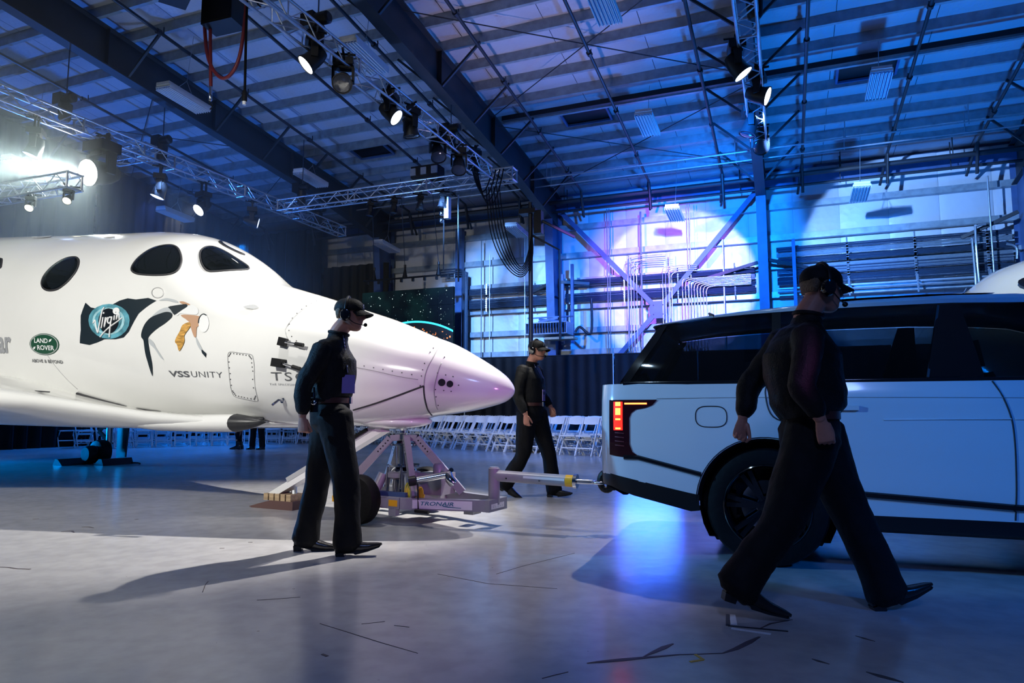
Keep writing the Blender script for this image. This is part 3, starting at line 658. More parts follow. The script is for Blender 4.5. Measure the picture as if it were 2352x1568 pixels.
mb = MB(); mb.tube([(0, -.2, 5.95), (.3, -1.1, 5.45)], .04, 8); mb.tube([(0, 0, 5.55), (0.1, -.75, 5.1), (.1, -.75, 2.8)], .03, 8); part('strut_arm', mb, 'pipe', t)
# chains with a bright motor hanging below the cross truss, holding the screen
def chainset(L_, z1, label):
    t = thing('screen_chain', label, 'chain', W(15.4, L_, z1), (0, 0, ROTB), 'chains holding the star screen')
    mb = MB(); mb.tube([(0, 0, 0), (-.5, -.12, 6.5 - z1)], .012, 6); part('chain', mb, 'chrome', t)
    mb = MB(); mb.lathe((0, 0, 0), (0, 0, 1), [(-.25, .09), (-.1, .05), (.05, .04)], 8); part('shackle', mb, 'black', t)
t = thing('chain_hoist', 'bright metal hoist hanging under the cross truss', 'hoist', W(15.0, 7.75, 6.1), (0, 0, ROTB))
mb = MB(); mb.box((0, 0, 0), (.16, .12, .55)); part('motor_body', mb, 'alu', t)
for z in (-.3, -.12, .1): mb = MB(); mb.sphere((0, .17, z), .07, 8, 6); part('chain_link', mb, 'chrome', t, smooth=60)
mb = MB(); mb.tube([(0, .1, -.3), (0, .1, -1.6)], .02, 6); mb.tube([(0, -.3, .3), (0, -.32, -1.9)], .024, 6); part('lifting_chain', mb, 'chrome', t)
# ================================================================ ceiling work lights
def worklight(loc, label, rot, s=1.0):
    t = thing('work_light', label, 'ceiling light', loc, (R(3), R(4), ROTB + rot), 'white louvred ceiling lights')
    a, b = .62 * s, .2 * s
    mb = MB(); mb.prism([(-a, -b, .05), (a, -b, .05), (a, b, .05), (-a, b, .05)], (0, 0, .06)); mb.prism([(-a * .97, -b * 1.12, 0), (a * .97, -b * 1.12, 0), (a * .97, b * 1.12, 0), (-a * .97, b * 1.12, 0)], (0, 0, .05)); hs_ = part('housing', mb, 'white_plastic', t)
    mb = MB(); mb.box((0, 0, -.004), (a * 1.9, b * 2.1, .006)); part('reflector', mb, 'steel', t)
    for k in range(6):
        y = (-1 + 2 * (k + .5) / 6) * b * 1.05
        mb = MB(); mb.tube([(-a * .93, y, -.012), (a * .93, y, -.012)], .013 * s, 8); part('tube', mb, 'white_plastic', t, smooth=60)
    for k in range(7):
        y = (-1 + 2 * k / 6) * b * 1.08
        mb = MB(); mb.box((0, y, -.02), (a * 1.9, .012, .05)); part('louvre', mb, 'white_plastic', t)
    mb = MB()
    for sx in (-.25, .25): mb.tube([(sx, 0, .1), (0, 0, .42)], .006, 4)
    mb.tube([(0, 0, .42), (0, 0, max(.5, roof(Vector(loc).dot(PD)) - loc[2] - .1))], .006, 4); part('hanging_wire', mb, 'conduit', t)
WL = [((10.35, 11.65, 7.6), 'louvred ceiling light against the left big beam, near end', 0), ((10.3, 7.1, 7.6), 'louvred ceiling light beside the moving light truss', 0), ((15.5, 12.4, 7.6), 'louvred ceiling light against the left big beam, far end', 0),
      ((10.3, 2.53, 7.6), 'louvred ceiling light cut by the top edge', 0), ((15.3, 2.74, 7.6), 'louvred ceiling light below the dark roof vent between the trusses', 0), ((15.1, -1.98, 7.6), 'louvred ceiling light under the square roof vent at right', 0),
      ((19.3, 12.25, 6.45), 'louvred ceiling light low beside the dark curtain', 0), ((19.0, 7.43, 6.45), 'louvred ceiling light in front of the wall by the cable mast', 0), ((18.95, 2.69, 6.45), 'louvred ceiling light in front of the violet lit wall', 0), ((18.8, -1.92, 6.45), 'louvred ceiling light before the bright right wall bay', 0)]
for (P, L_, z), lab, r in WL: worklight(W(P, L_, z), lab, r, .9)
for k, (P, L_) in enumerate(((15.0, 17.0), (10.6, 16.9))): worklight(W(P, L_, 6.9), ('louvred ceiling light faint in the haze behind the plane', 'louvred ceiling light at far left above the haze')[k], 0, .9)
# ================================================================ star screen
def star_mat():
    m, nt, b = _nt('screen_picture'); N = nt.nodes; L = nt.links
    tc = N.new('ShaderNodeTexCoord')
    v = N.new('ShaderNodeTexVoronoi'); v.inputs['Scale'].default_value = 5.2; v.inputs['Randomness'].default_value = 1; L.new(tc.outputs['Object'], v.inputs['Vector'])
    r = N.new('ShaderNodeValToRGB'); e = r.color_ramp.elements; e[0].position = .06; e[0].color = (.75, 1, .95, 1); e[1].position = .1; e[1].color = (0, 0, 0, 1); L.new(v.outputs['Distance'], r.inputs[0])
    v2 = N.new('ShaderNodeTexVoronoi'); v2.inputs['Scale'].default_value = 11; L.new(tc.outputs['Object'], v2.inputs['Vector'])
    r2 = N.new('ShaderNodeValToRGB'); e = r2.color_ramp.elements; e[0].position = .04; e[0].color = (.35, .6, .6, 1); e[1].position = .1; e[1].color = (0, 0, 0, 1); L.new(v2.outputs['Distance'], r2.inputs[0])
    n = N.new('ShaderNodeTexNoise'); n.inputs['Scale'].default_value = 1.2; n.inputs['Detail'].default_value = 5; L.new(tc.outputs['Object'], n.inputs['Vector'])
    r3 = N.new('ShaderNodeValToRGB'); e = r3.color_ramp.elements; e[0].position = .45; e[0].color = (.0006, .003, .006, 1); e[1].position = .8; e[1].color = (.003, .02, .022, 1); L.new(n.outputs[0], r3.inputs[0])
    def add(a, b_):
        x = N.new('ShaderNodeMix'); x.data_type = 'RGBA'; x.blend_type = 'ADD'; x.inputs[0].default_value = 1; L.new(a, x.inputs[6]); L.new(b_, x.inputs[7]); return x.outputs[2]
    c = add(add(r.outputs[0], r2.outputs[0]), r3.outputs[0])
    b.inputs['Base Color'].default_value = (.004, .004, .005, 1); L.new(c, b.inputs['Emission Color']); b.inputs['Emission Strength'].default_value = 1.1; b.inputs['Roughness'].default_value = .8; b.inputs['Specular IOR Level'].default_value = .05
    return m
M['stars'] = star_mat()
M['earth'] = mat('screen_earth', (.002, .003, .005), .5, emit=(.002, .006, .012), es=1)
M['rimglow'] = emis('screen_air_glow', (.05, .75, .95), 1.2); M['city'] = emis('screen_city_light', (1, .25, .06), 1.6)
t = thing('led_screen', 'hanging video screen showing stars and the night side of a planet', 'screen', W(18.5, 9.33, 0), (0, 0, ROTB))
# local frame: x = P (away), y = L (left)
for a in range(6):
    for b_ in range(6):
        mb = MB(); mb.box((.06, .275 + a * .55, 1.78 + b_ * .55), (.1, .542, .542)); part('screen_panel', mb, 'stars', t)
mb = MB(); pts = []
cx, cz, rad = 1.4, .8, 3.0
prof = [(y, cz + math.sqrt(max(0, rad * rad - (y - cx) ** 2))) for y in [i * 3.3 / 30 for i in range(31)]]
mb.prism([(-.006, y, z) for y, z in prof] + [(-.006, 3.3, 1.55), (-.006, 0, 1.55)], (-.002, 0, 0)); part('planet_disc', mb, 'earth', t)
mb = MB(); mb.prism([(-.009, y, z) for y, z in prof] + [(-.009, y, z - .06 - .0 * y) for y, z in prof[::-1]], (-.002, 0, 0)); part('air_glow', mb, 'rimglow', t)
random.seed(3); mb = MB()
for k in range(48):
    y = random.gauss(1.1, .7); y = min(max(y, .1), 3.0); z = cz + math.sqrt(rad * rad - (y - cx) ** 2) - .18 - abs(random.gauss(0, .3)); r = random.uniform(.008, .025)
    mb.box((-.011, y, z), (.003, r * 2, r * 1.2))
part('city_lights', mb, 'city', t, kind='stuff')
mb = MB(); mb.tube([(.06, 0, 5.2), (.06, 3.3, 5.2)], .03, 8); mb.tube([(.06, 0, 5.2), (.06, 0, 5.05)], .03, 8)
for k in range(8): mb.box((.06, .2 + k * .42, 5.13), (.08, .06, .12))
part('hanging_bar', mb, 'black', t)
for y in (.55, 1.75, 2.9):
    mb = MB(); mb.lathe((.06, y, 5.2), (0, 0, 1), [(0, .09), (.08, .07), (.3, .025), (.34, .04), (.42, .04)], 8); part('shackle', mb, 'black', t)
    mb = MB(); mb.tube([(.06, y, 5.5), (-.6, y * .9, 8.2)], .012, 6); part('lifting_chain', mb, 'conduit_dark', t)
# ================================================================ unit heater on the column
t = thing('unit_heater', 'grey unit heater with upright louvres hung beside the steel column', 'heater', W(19.35, 6.0, 3.3), (0, 0, ROTB))
mb = MB(); mb.box((.35, .65, .02), (.7, 1.32, .03)); mb.box((.35, .65, .36), (.7, 1.32, .03)); mb.box((.35, 0, .19), (.7, .03, .36)); mb.box((.35, 1.3, .19), (.7, .03, .36)); mb.box((.66, .65, .19), (.03, 1.3, .36)); part('casing', mb, 'cart', t)
for k in range(14): mb = MB(); mb.box((.06, .08 + k * .088, .19), (.12, .012, .3), Matrix.Rotation(R(25), 3, 'Z')); part('louvre', mb, 'steel', t)
mb = MB(); mb.bar((.2, .25, .4), (.3, .95, .5), .1, .06); mb.bar((.2, .95, .4), (.3, .35, .52), .1, .06); mb.bar((.35, -.1, .56), (.35, 1.35, .56), .08, .04); mb.bar((.35, 1.2, .38), (.35, 1.2, .56), .03, .03); mb.bar((.35, .1, .38), (.35, .1, .56), .03, .03); part('mounting_frame', mb, 'steel', t)
mb = MB(); mb.box((.3, .25, -.12), (.5, .9, .07)); part('drip_tray', mb, 'wood', t)
mb = MB(); mb.tube(bez([(.6, -.1, .1), (.6, -.25, .25), (.6, -.6, .05), (.6, -.62, 1.1)], 5), .04, 8); part('flue_pipe', mb, 'pipe', t, smooth=60)

# ================================================================ stage haze hanging round the glaring lamp
def haze():
    m = bpy.data.materials.new('stage_haze'); m.use_nodes = True; nt = m.node_tree
    for n in list(nt.nodes): nt.nodes.remove(n)
    o = nt.nodes.new('ShaderNodeOutputMaterial'); v = nt.nodes.new('ShaderNodeVolumeScatter'); v.inputs['Color'].default_value = (.85, .95, 1, 1); v.inputs['Density'].default_value = .026; v.inputs['Anisotropy'].default_value = .35
    nt.links.new(v.outputs[0], o.inputs['Volume']); mb = MB()
    mb.prism([W(4.0, 9.9, 3.75), W(19.6, 9.9, 3.75), W(19.6, 18.7, 3.75), W(4.0, 18.7, 3.75)], (0, 0, 4.05))
    h = link('haze', mb.mesh('haze'), m, kind='stuff'); h['label'] = 'pale stage haze glowing round the glaring lamp above the space plane'
haze()
# ================================================================ space plane hull: stations (s aft of the nose tip, top, bottom, half width)
HS = [(0.0, 1.228, 1.222, .004), (.015, 1.262, 1.19, .045), (.04, 1.298, 1.163, .085), (.1, 1.36, 1.122, .15), (.25, 1.46, 1.078, .245), (.45, 1.572, 1.036, .335), (.65, 1.675, 1.008, .41), (.92, 1.775, .975, .495), (1.1, 1.85, .93, .545),
      (1.34, 1.945, .895, .605), (1.86, 2.115, .875, .72), (2.3, 2.26, .87, .80), (2.73, 2.39, .87, .88), (2.95, 2.46, .87, .92), (3.2, 2.6, .87, .965), (3.54, 2.85, .87, 1.02), (4.0, 3.09, .865, 1.09), (4.5, 3.205, .862, 1.15), (5.3, 3.285, .862, 1.21),
      (6.3, 3.375, .87, 1.25), (7.5, 3.50, .88, 1.28), (8.9, 3.62, .9, 1.28), (10.5, 3.6, .98, 1.18), (12.0, 3.35, 1.15, 1.0), (13.5, 3.0, 1.4, .78), (14.2, 2.85, 1.55, .62)]
def _pch(s):
    # monotone-ish cubic interpolation between stations
    if s <= 0: return HS[0][1:]
    for i in range(len(HS) - 1):
        if s <= HS[i + 1][0]:
            a, b = HS[i], HS[i + 1]; h = b[0] - a[0]; t = (s - a[0]) / h; out = []
            for k in (1, 2, 3):
                dk = (b[k] - a[k]) / h
                m0 = dk if i == 0 else .5 * (dk + (a[k] - HS[i - 1][k]) / (a[0] - HS[i - 1][0]))
                m1 = dk if i + 2 >= len(HS) else .5 * (dk + (HS[i + 2][k] - b[k]) / (HS[i + 2][0] - b[0]))
                if i == 0: m0 = min(max(m0, -20), 20)
                if abs(m0) > 3 * abs(dk): m0 = 3 * dk
                if abs(m1) > 3 * abs(dk): m1 = 3 * dk
                out.append((2 * t ** 3 - 3 * t * t + 1) * a[k] + (t ** 3 - 2 * t * t + t) * h * m0 + (-2 * t ** 3 + 3 * t * t) * b[k] + (t ** 3 - t * t) * h * m1)
            return tuple(out)
    return HS[-1][1:]
def hull_y(s, z):
    zt, zb, a = _pch(s); zc = .5 * (zt + zb) - .04 * (zt - zb); t = (z - zc) / (zt - zc) if z > zc else (z - zc) / (zc - zb)
    e = 2.05 if z > zc else 2.25
    return a * max(0., 1 - min(1., abs(t)) ** e) ** (1 / e)
# decal and window outlines on the hull, as (s aft of nose, height)
DK = {
'W1': [(5.147,2.773),(5.259,2.812),(5.393,2.8),(5.493,2.723),(5.54,2.611),(5.522,2.506),(5.449,2.433),(5.325,2.391),(5.167,2.399),(5.051,2.486),(5.015,2.601),(5.061,2.701)],
'W2': [(4.176,2.571),(4.196,2.693),(4.159,2.816),(4.09,2.869),(3.989,2.881),(3.869,2.825),(3.729,2.699),(3.653,2.588),(3.643,2.51),(3.719,2.477),(3.899,2.479),(4.079,2.508)],
'W3': [(3.619,2.748),(3.698,2.845),(3.712,2.894),(3.657,2.883),(3.528,2.816),(3.401,2.733),(3.286,2.649),(3.243,2.601),(3.271,2.568),(3.323,2.537),(3.383,2.532),(3.47,2.597)],
'W4': [(3.851,3.021),(3.885,3.041),(3.799,2.995),(3.644,2.91),(3.569,2.868),(3.546,2.853),(3.631,2.9),(3.741,2.96)],
'W0': [(6.876,2.943),(6.766,2.94),(6.694,2.915),(6.575,2.814),(6.564,2.783),(6.698,2.806)],
'W5': [(7.031,3.349),(6.914,3.36),(6.819,3.384),(6.59,3.302),(6.715,3.293)],
'W6': [(5.399,3.168),(5.334,3.179),(5.18,3.158),(5.106,3.118),(5.248,3.126)],
'hatch': [(3.63,2.264),(3.625,2.249),(3.626,2.235),(3.632,2.223),(3.642,2.214),(3.656,2.209),(3.674,2.208),(3.693,2.211),(3.712,2.217),(3.73,2.227),(3.747,2.239),(3.759,2.254),(3.768,2.269),(3.772,2.284),(3.772,2.299),(3.766,2.31),(3.756,2.319),(3.742,2.325),(3.725,2.326),(3.707,2.324),(3.687,2.317),(3.669,2.307),(3.652,2.294),(3.639,2.28)],
'blister': [(2.727,2.076),(2.7,2.096),(2.636,2.103),(2.576,2.077),(2.575,2.057),(2.626,2.052)],
'access': [(2.716,1.582),(2.695,1.613),(2.578,1.599),(2.462,1.583),(2.429,1.549),(2.413,1.423),(2.458,1.168),(2.5,1.135),(2.619,1.154),(2.721,1.176),(2.734,1.223),(2.707,1.402)],
'nosecirc': [(2.15,2.186),(2.124,2.074),(2.139,1.949),(2.149,1.849),(2.134,1.796),(2.075,1.713),(1.995,1.661),(1.88,1.616)],
'ring1': [(0.674,1.66),(0.658,1.539),(0.677,1.433),(0.693,1.342),(0.7,1.263)],
'ring2': [(0.573,1.473),(0.586,1.364),(0.611,1.24),(0.632,1.129),(0.669,1.05)],
'gap1': [(1.453,1.044),(1.205,1.102),(0.943,1.18),(0.703,1.261)],
'gap2': [(0.703,1.261),(0.714,1.174),(0.735,1.095),(0.776,1.027),(0.816,0.997)],
'seam': [(1.354,1.441),(1.159,1.403),(0.923,1.349),(0.753,1.32)],
'riv1': [(1.357,1.467),(1.262,1.45),(1.17,1.433),(1.08,1.416),(0.991,1.399),(0.901,1.383),(0.811,1.366),(0.723,1.352),(0.718,1.409),(0.714,1.468),(0.707,1.576),(0.706,1.618),(0.734,1.265),(2.149,2.166),(2.137,2.127),(2.139,2.091),(2.14,2.049),(2.144,2.001),(2.148,1.947),(2.14,1.881),(2.11,1.814),(2.056,1.751),(1.991,1.705)],
'riv2': [(0.572,1.528),(0.585,1.377),(0.515,1.36),(0.452,1.345),(0.603,1.229),(0.531,1.22),(0.468,1.212),(0.401,1.267),(0.612,1.164),(0.631,1.088)],
'hole1': [(0.542,1.292),(0.51,1.292)],
'hole2': [(0.473,1.278),(0.444,1.277)],
'latch1': [(2.148,1.694),(2.063,1.672),(1.953,1.652)],
'latch2': [(2.171,1.523),(2.061,1.502),(2.059,1.461),(2.166,1.475),(1.95,1.45)],
'TSC': [(2.224,1.329),(1.862,1.318),(2.215,1.407)],
'TSCs': [(2.252,1.286),(1.958,1.28)],
'VSS': [(3.469,1.388),(2.788,1.36),(3.449,1.442),(3.175,1.376)],
'LR': [(5.266,1.773),(5.527,1.791),(5.013,1.747),(5.257,1.894),(5.294,1.654)],
'AB': [(5.527,1.585),(4.996,1.553),(5.516,1.611)],
'ar': [(6.112,1.717),(5.978,1.712),(5.857,1.828),(5.956,1.879),(6.036,1.882)],
'flag': [(4.642,2.204),(4.542,2.145),(4.445,2.125),(4.282,2.139),(4.149,2.199),(4.046,2.22),(3.934,2.201),(3.787,2.212),(3.678,2.178),(3.772,2.115),(3.856,2.045),(3.903,1.96),(3.957,1.862),(4.029,1.8),(4.143,1.785),(4.299,1.791),(4.4,1.763),(4.526,1.738),(4.676,1.763),(4.659,1.905),(4.679,2.062)],
'iris': [(3.956,1.979),(3.962,1.918),(3.998,1.864),(4.059,1.823),(4.139,1.798),(4.23,1.791),(4.322,1.805),(4.407,1.836),(4.477,1.884),(4.525,1.942),(4.548,2.006),(4.541,2.06),(4.507,2.108),(4.448,2.144),(4.37,2.165),(4.28,2.169),(4.187,2.155),(4.1,2.126),(4.029,2.084),(3.979,2.033)],
'pupil': [(4.098,1.975),(4.1,1.934),(4.117,1.898),(4.147,1.87),(4.186,1.852),(4.231,1.848),(4.276,1.856),(4.318,1.877),(4.353,1.908),(4.377,1.946),(4.389,1.988),(4.388,2.03),(4.374,2.067),(4.347,2.096),(4.31,2.114),(4.267,2.118),(4.22,2.109),(4.176,2.088),(4.138,2.056),(4.111,2.017)],
'rootline': [(5.007,1.235),(4.783,1.177),(4.535,1.116),(4.298,1.063),(3.798,1.012),(3.204,0.984),(2.607,0.966)],
'diag': [(5.233,1.652),(4.961,1.275)],
'v1': [(4.463,1.967),(4.438,1.998),(4.421,1.953),(4.396,1.882),(4.379,1.875),(4.36,1.994),(4.349,2.097),(4.328,2.131)],
'v2': [(4.323,2.025),(4.329,1.949),(4.337,1.908)],
'v2d': [(4.327,2.066)],
'v3': [(4.286,2.023),(4.289,1.976),(4.293,1.921),(4.279,1.976),(4.257,2.022)],
'v4': [(4.206,2.02),(4.24,2.015),(4.25,1.975),(4.225,1.956),(4.201,1.987),(4.199,2.019),(4.209,1.915),(4.216,1.807)],
'v5': [(4.164,2.037),(4.163,1.985)],
'v5d': [(4.161,2.07)],
'v6': [(4.131,2.042),(4.13,1.991),(4.122,2.035),(4.102,2.048),(4.093,1.997)],
'v7': [(4.35,1.816),(4.29,1.867),(4.206,1.922),(4.116,1.969),(4.056,2.007)],
'r_white1': [(3.586,2.2),(3.531,2.195),(3.447,2.171),(3.423,2.147),(3.484,2.155),(3.552,2.173),(3.646,2.177)],
'r_black1': [(3.51,2.102),(3.426,2.117),(3.331,2.127),(3.308,2.1),(3.347,2.063),(3.405,2.014),(3.432,2.029),(3.478,2.074)],
'r_black2': [(3.448,2.03),(3.44,1.986),(3.509,1.924),(3.602,1.87),(3.692,1.795),(3.695,1.739),(3.667,1.53),(3.706,1.399),(3.715,1.448),(3.723,1.531),(3.741,1.629),(3.756,1.755),(3.786,1.792),(3.788,1.841),(3.756,1.925),(3.691,1.995),(3.584,2.034),(3.508,2.049)],
'r_grey1': [(3.493,2.097),(3.432,2.029),(3.507,2.046),(3.628,2.014),(3.691,1.995),(3.597,2.079)],
'r_grey2': [(3.691,1.781),(3.628,1.737),(3.592,1.68),(3.504,1.56),(3.546,1.582),(3.611,1.667),(3.681,1.725)],
'r_white2': [(3.317,2.123),(3.222,2.098),(3.173,2.052),(3.182,2.008),(3.349,2.027),(3.372,2.005),(3.405,2.014),(3.347,2.063)],
'r_gold': [(3.22,1.929),(3.289,1.902),(3.306,1.839),(3.351,1.742),(3.322,1.7),(3.294,1.637),(3.254,1.684),(3.234,1.739),(3.245,1.795),(3.198,1.878)],
'r_tan': [(3.412,2.155),(3.371,2.157),(3.287,2.122),(3.311,2.115),(3.374,2.131)],
'r_tan2': [(3.343,2.009),(3.179,2.001),(3.088,1.969),(3.066,1.932),(3.08,1.889),(3.121,1.876),(3.106,1.784),(3.127,1.775),(3.175,1.849),(3.23,1.936)],
'r_disc': [(3.003,1.913),(2.994,1.866),(3.004,1.832),(3.03,1.82),(3.062,1.833),(3.093,1.868),(3.116,1.916),(3.126,1.964),(3.12,1.999),(3.099,2.012),(3.066,1.998),(3.03,1.962)],
'r_grey3': [(3.112,1.774),(3.088,1.749),(3.014,1.644),(3.029,1.63),(3.084,1.7)],
'r_black3': [(3.021,1.644),(2.997,1.629),(2.963,1.601),(2.983,1.602),(2.965,1.563),(2.995,1.589),(3.019,1.616)],
}
# ================================================================ the space plane
YAW = R(-27)
_d = Vector((-math.cos(R(27)), math.sin(R(27)), 0)); _o = Vector((-1.05, 6.8, 0)) - _d * 1.2
ship = thing('space_plane', 'large white space plane with round cabin windows, flag graphics and pointed nose', 'space plane', _o, (0, 0, YAW))
def S3(s, v, z): return Vector((-s, v, z))            # local: forward +x, port +y
def on_hull(s, z, off=.004):
    y = hull_y(s, z); e = .01
    dy_s = (hull_y(s + e, z) - hull_y(s - e, z)) / (2 * e); dy_z = (hull_y(s, z + e) - hull_y(s, z - e)) / (2 * e)
    n = Vector((dy_s, -1, -dy_z))                       # outward on the starboard side, local axes
    n = Vector((dy_s * 1.0, -1, -dy_z * -1.0)); n = Vector((dy_s, -1.0, -dy_z)); n.normalize()
    return Vector((-s, -y, z)) + Vector((n.x, n.y, -n.z * 1.0 if False else n.z)) * off
def ring_at(s, n=72):
    zt, zb, a = _pch(s); zc = .5 * (zt + zb) - .04 * (zt - zb); out = []
    for k in range(n):
        t = 2 * PI * k / n; c, s_ = math.cos(t), math.sin(t); e = 2 / (2.05 if s_ > 0 else 2.25)
        y = a * math.copysign(abs(c) ** e, c); z = zc + ((zt - zc) if s_ > 0 else (zc - zb)) * math.copysign(abs(s_) ** e, s_)
        out.append(Vector((-s, y, z)))
    return out
ss = [0, .005, .015, .03, .05, .08, .12, .18, .26]
s = .36
while s < 12.3: ss.append(s); s += .1 if s < 6 else .25
mb = MB(); mb.rings([ring_at(s) for s in ss + [12.35]]); part('fuselage', mb, 'hull', ship, smooth=60)
def refine(bm, ml):
    for _ in range(5):
        es = [e for e in bm.edges if e.calc_length() > ml]
        if not es: break
        bmesh.ops.subdivide_edges(bm, edges=es, cuts=1); bmesh.ops.triangulate(bm, faces=bm.faces[:])
def wrap_poly(name, poly, m, off=.004, ml=.08, kind=None, parent=None, thick=0.0):
    # a thin sticker cut to an outline (s,z) and laid on the hull
    bm = bmesh.new(); vs = [bm.verts.new((p[0], p[1], 0)) for p in poly]; f = bm.faces.new(vs); bmesh.ops.triangulate(bm, faces=[f]); refine(bm, ml)
    for v in bm.verts: v.co = on_hull(v.co.x, v.co.y, off)
    bmesh.ops.recalc_face_normals(bm, faces=bm.faces[:])
    me = bpy.data.meshes.new(name); bm.to_mesh(me); bm.free()
    for p_ in me.polygons:
        if p_.normal.y > 0: me.flip_normals(); break
    return link(name, me, m, parent or ship, smooth=180, kind=kind)
def wrap_line(name, pts, r, m, closed=False, off=0.0, parent=None, sub=6):
    pts = [Vector((p[0], p[1], 0)) for p in pts]
    if closed: pts = pts + pts[:2]
    q = bez(pts, sub)
    if closed: q = q[sub * 0:-sub]
    mb = MB(); mb.tube([on_hull(p.x, p.y, off) for p in q], r, 6, closed=closed); return part(name, mb, m, parent or ship, smooth=180)
def smooth_outline(pts, sub=5):
    q = [Vector((p[0], p[1], 0)) for p in pts]; n = len(q); out = []
    for i in range(n):
        p0, p1, p2, p3 = q[i - 1], q[i], q[(i + 1) % n], q[(i + 2) % n]
        for k in range(sub):
            t = k / sub; v = .5 * ((2 * p1) + (p2 - p0) * t + (2 * p0 - 5 * p1 + 4 * p2 - p3) * t * t + (3 * p1 - p0 - 3 * p2 + p3) * t ** 3); out.append((v.x, v.y))
    return out
def window(key, label=None):
    o = smooth_outline(DK[key]); cx = sum(p[0] for p in o) / len(o); cz = sum(p[1] for p in o) / len(o)
    mb = MB(); n = len(o); rows = []
    for k in (1, .93, .7, .4, .1):
        rows.append([on_hull(cx + (p[0] - cx) * k, cz + (p[1] - cz) * k, .003 + (.012 if k < .95 else 0)) for p in o])
    mb.rings(rows); wd = part('cabin_window', mb, 'hull_glass', ship, smooth=60, label=label)
    mb = MB(); mb.tube([on_hull(p[0], p[1], .002) for p in o], .012, 6, closed=True); part('window_rim', mb, 'line', wd, smooth=180)
for k in ('W0', 'W1', 'W2', 'W3', 'W4'): window(k)
for k in ('W5', 'W6'): wrap_poly('roof_marking', DK[k], 'hull_grey', .006)
# dark cabin behind the glass so that the windows read dark: a lining just inside the skin is not needed (skin is opaque)
wrap_line('hatch_seam', DK['hatch'][::2], .006, 'line_soft', True)
wrap_poly('antenna_blister', smooth_outline(DK['blister'], 3), 'hull_grey', .012)
wrap_line('access_panel_seam', DK['access'], .005, 'line_soft', True, sub=3)
wrap_line('nose_bay_seam', DK['nosecirc'], .005, 'line_soft'); wrap_line('nose_ring_seam', DK['ring1'], .005, 'line_soft'); wrap_line('nose_ring_seam', DK['ring2'], .005, 'line_soft')
wrap_line('skid_door_gap', DK['gap1'], .009, 'line'); wrap_line('skid_door_gap', DK['gap2'], .008, 'line'); wrap_line('side_seam', DK['seam'], .004, 'line_soft'); wrap_line('side_seam', DK['diag'], .004, 'line_soft')
def rivet(s, z):
    mb = MB(); c = on_hull(s, z, .002); n = (on_hull(s, z, .1) - c).normalized(); mb.lathe(c, n, [(-.002, .006), (.003, .005)], 8); part('fastener', mb, 'rivet', ship)
for k in ('riv1', 'riv2'):
    for p in DK[k]: rivet(*p)
ac = DK['access']; acx = sum(p[0] for p in ac) / len(ac); acz = sum(p[1] for p in ac) / len(ac)
for i in range(len(ac)):
    for t in (0, .33, .67):
        a, b = ac[i], ac[(i + 1) % len(ac)]
        p = (a[0] + (b[0] - a[0]) * t, a[1] + (b[1] - a[1]) * t); rivet(acx + (p[0] - acx) * .9, acz + (p[1] - acz) * .94)
for k in ('hole1', 'hole2'):
    (s, z), (s2, _) = DK[k]; r = abs(s2 - s)
    mb = MB(); c = on_hull(s, z, .003); n = (on_hull(s, z, .1) - c).normalized(); mb.lathe(c, n, [(-.05, r * .2), (-.02, r * .8), (.0, r), (.005, r * 1.05), (.004, r * .9)], 20); part('thruster_port', mb, 'hull_black', ship, smooth=60)
# pitot probe arms on black mounts
def probe(a, b, c, w_):
    mb = MB(); p = on_hull(*a, .0); q = on_hull(*b, .0); n = (on_hull(*a, 1) - on_hull(*a, 0)).normalized()
    mb.bar(p + n * .04, q + n * .04, w_, .08); pr = part('probe_mount', mb, 'black', ship)
    mb = MB(); r_ = on_hull(*c, .0); mb.tube([q + n * .06, r_ + n * .06], .012, 8); part('probe_arm', mb, 'chrome', pr)
    mb = MB(); d = (r_ - q).normalized(); mb.tube([r_ + n * .06, r_ + n * .06 + d * .09], .02, 8); part('probe_vane', mb, 'black', pr)
probe(DK['latch1'][0], DK['latch1'][1], DK['latch1'][2], .04)
probe(((DK['latch2'][0][0] + DK['latch2'][3][0]) / 2, (DK['latch2'][0][1] + DK['latch2'][3][1]) / 2), ((DK['latch2'][1][0] + DK['latch2'][2][0]) / 2, (DK['latch2'][1][1] + DK['latch2'][2][1]) / 2), DK['latch2'][4], .085)
mb = MB(); p = on_hull(2.17, 1.14, 0); mb.tube([p, p + Vector((-.01, -.05, -.0)), p + Vector((-.05, -.09, -.05))], .014, 8); mb.lathe(p, (0, -1, 0), [(0, .03), (.012, .03)], 10); part('vent_tube', mb, 'chrome', ship, smooth=50)
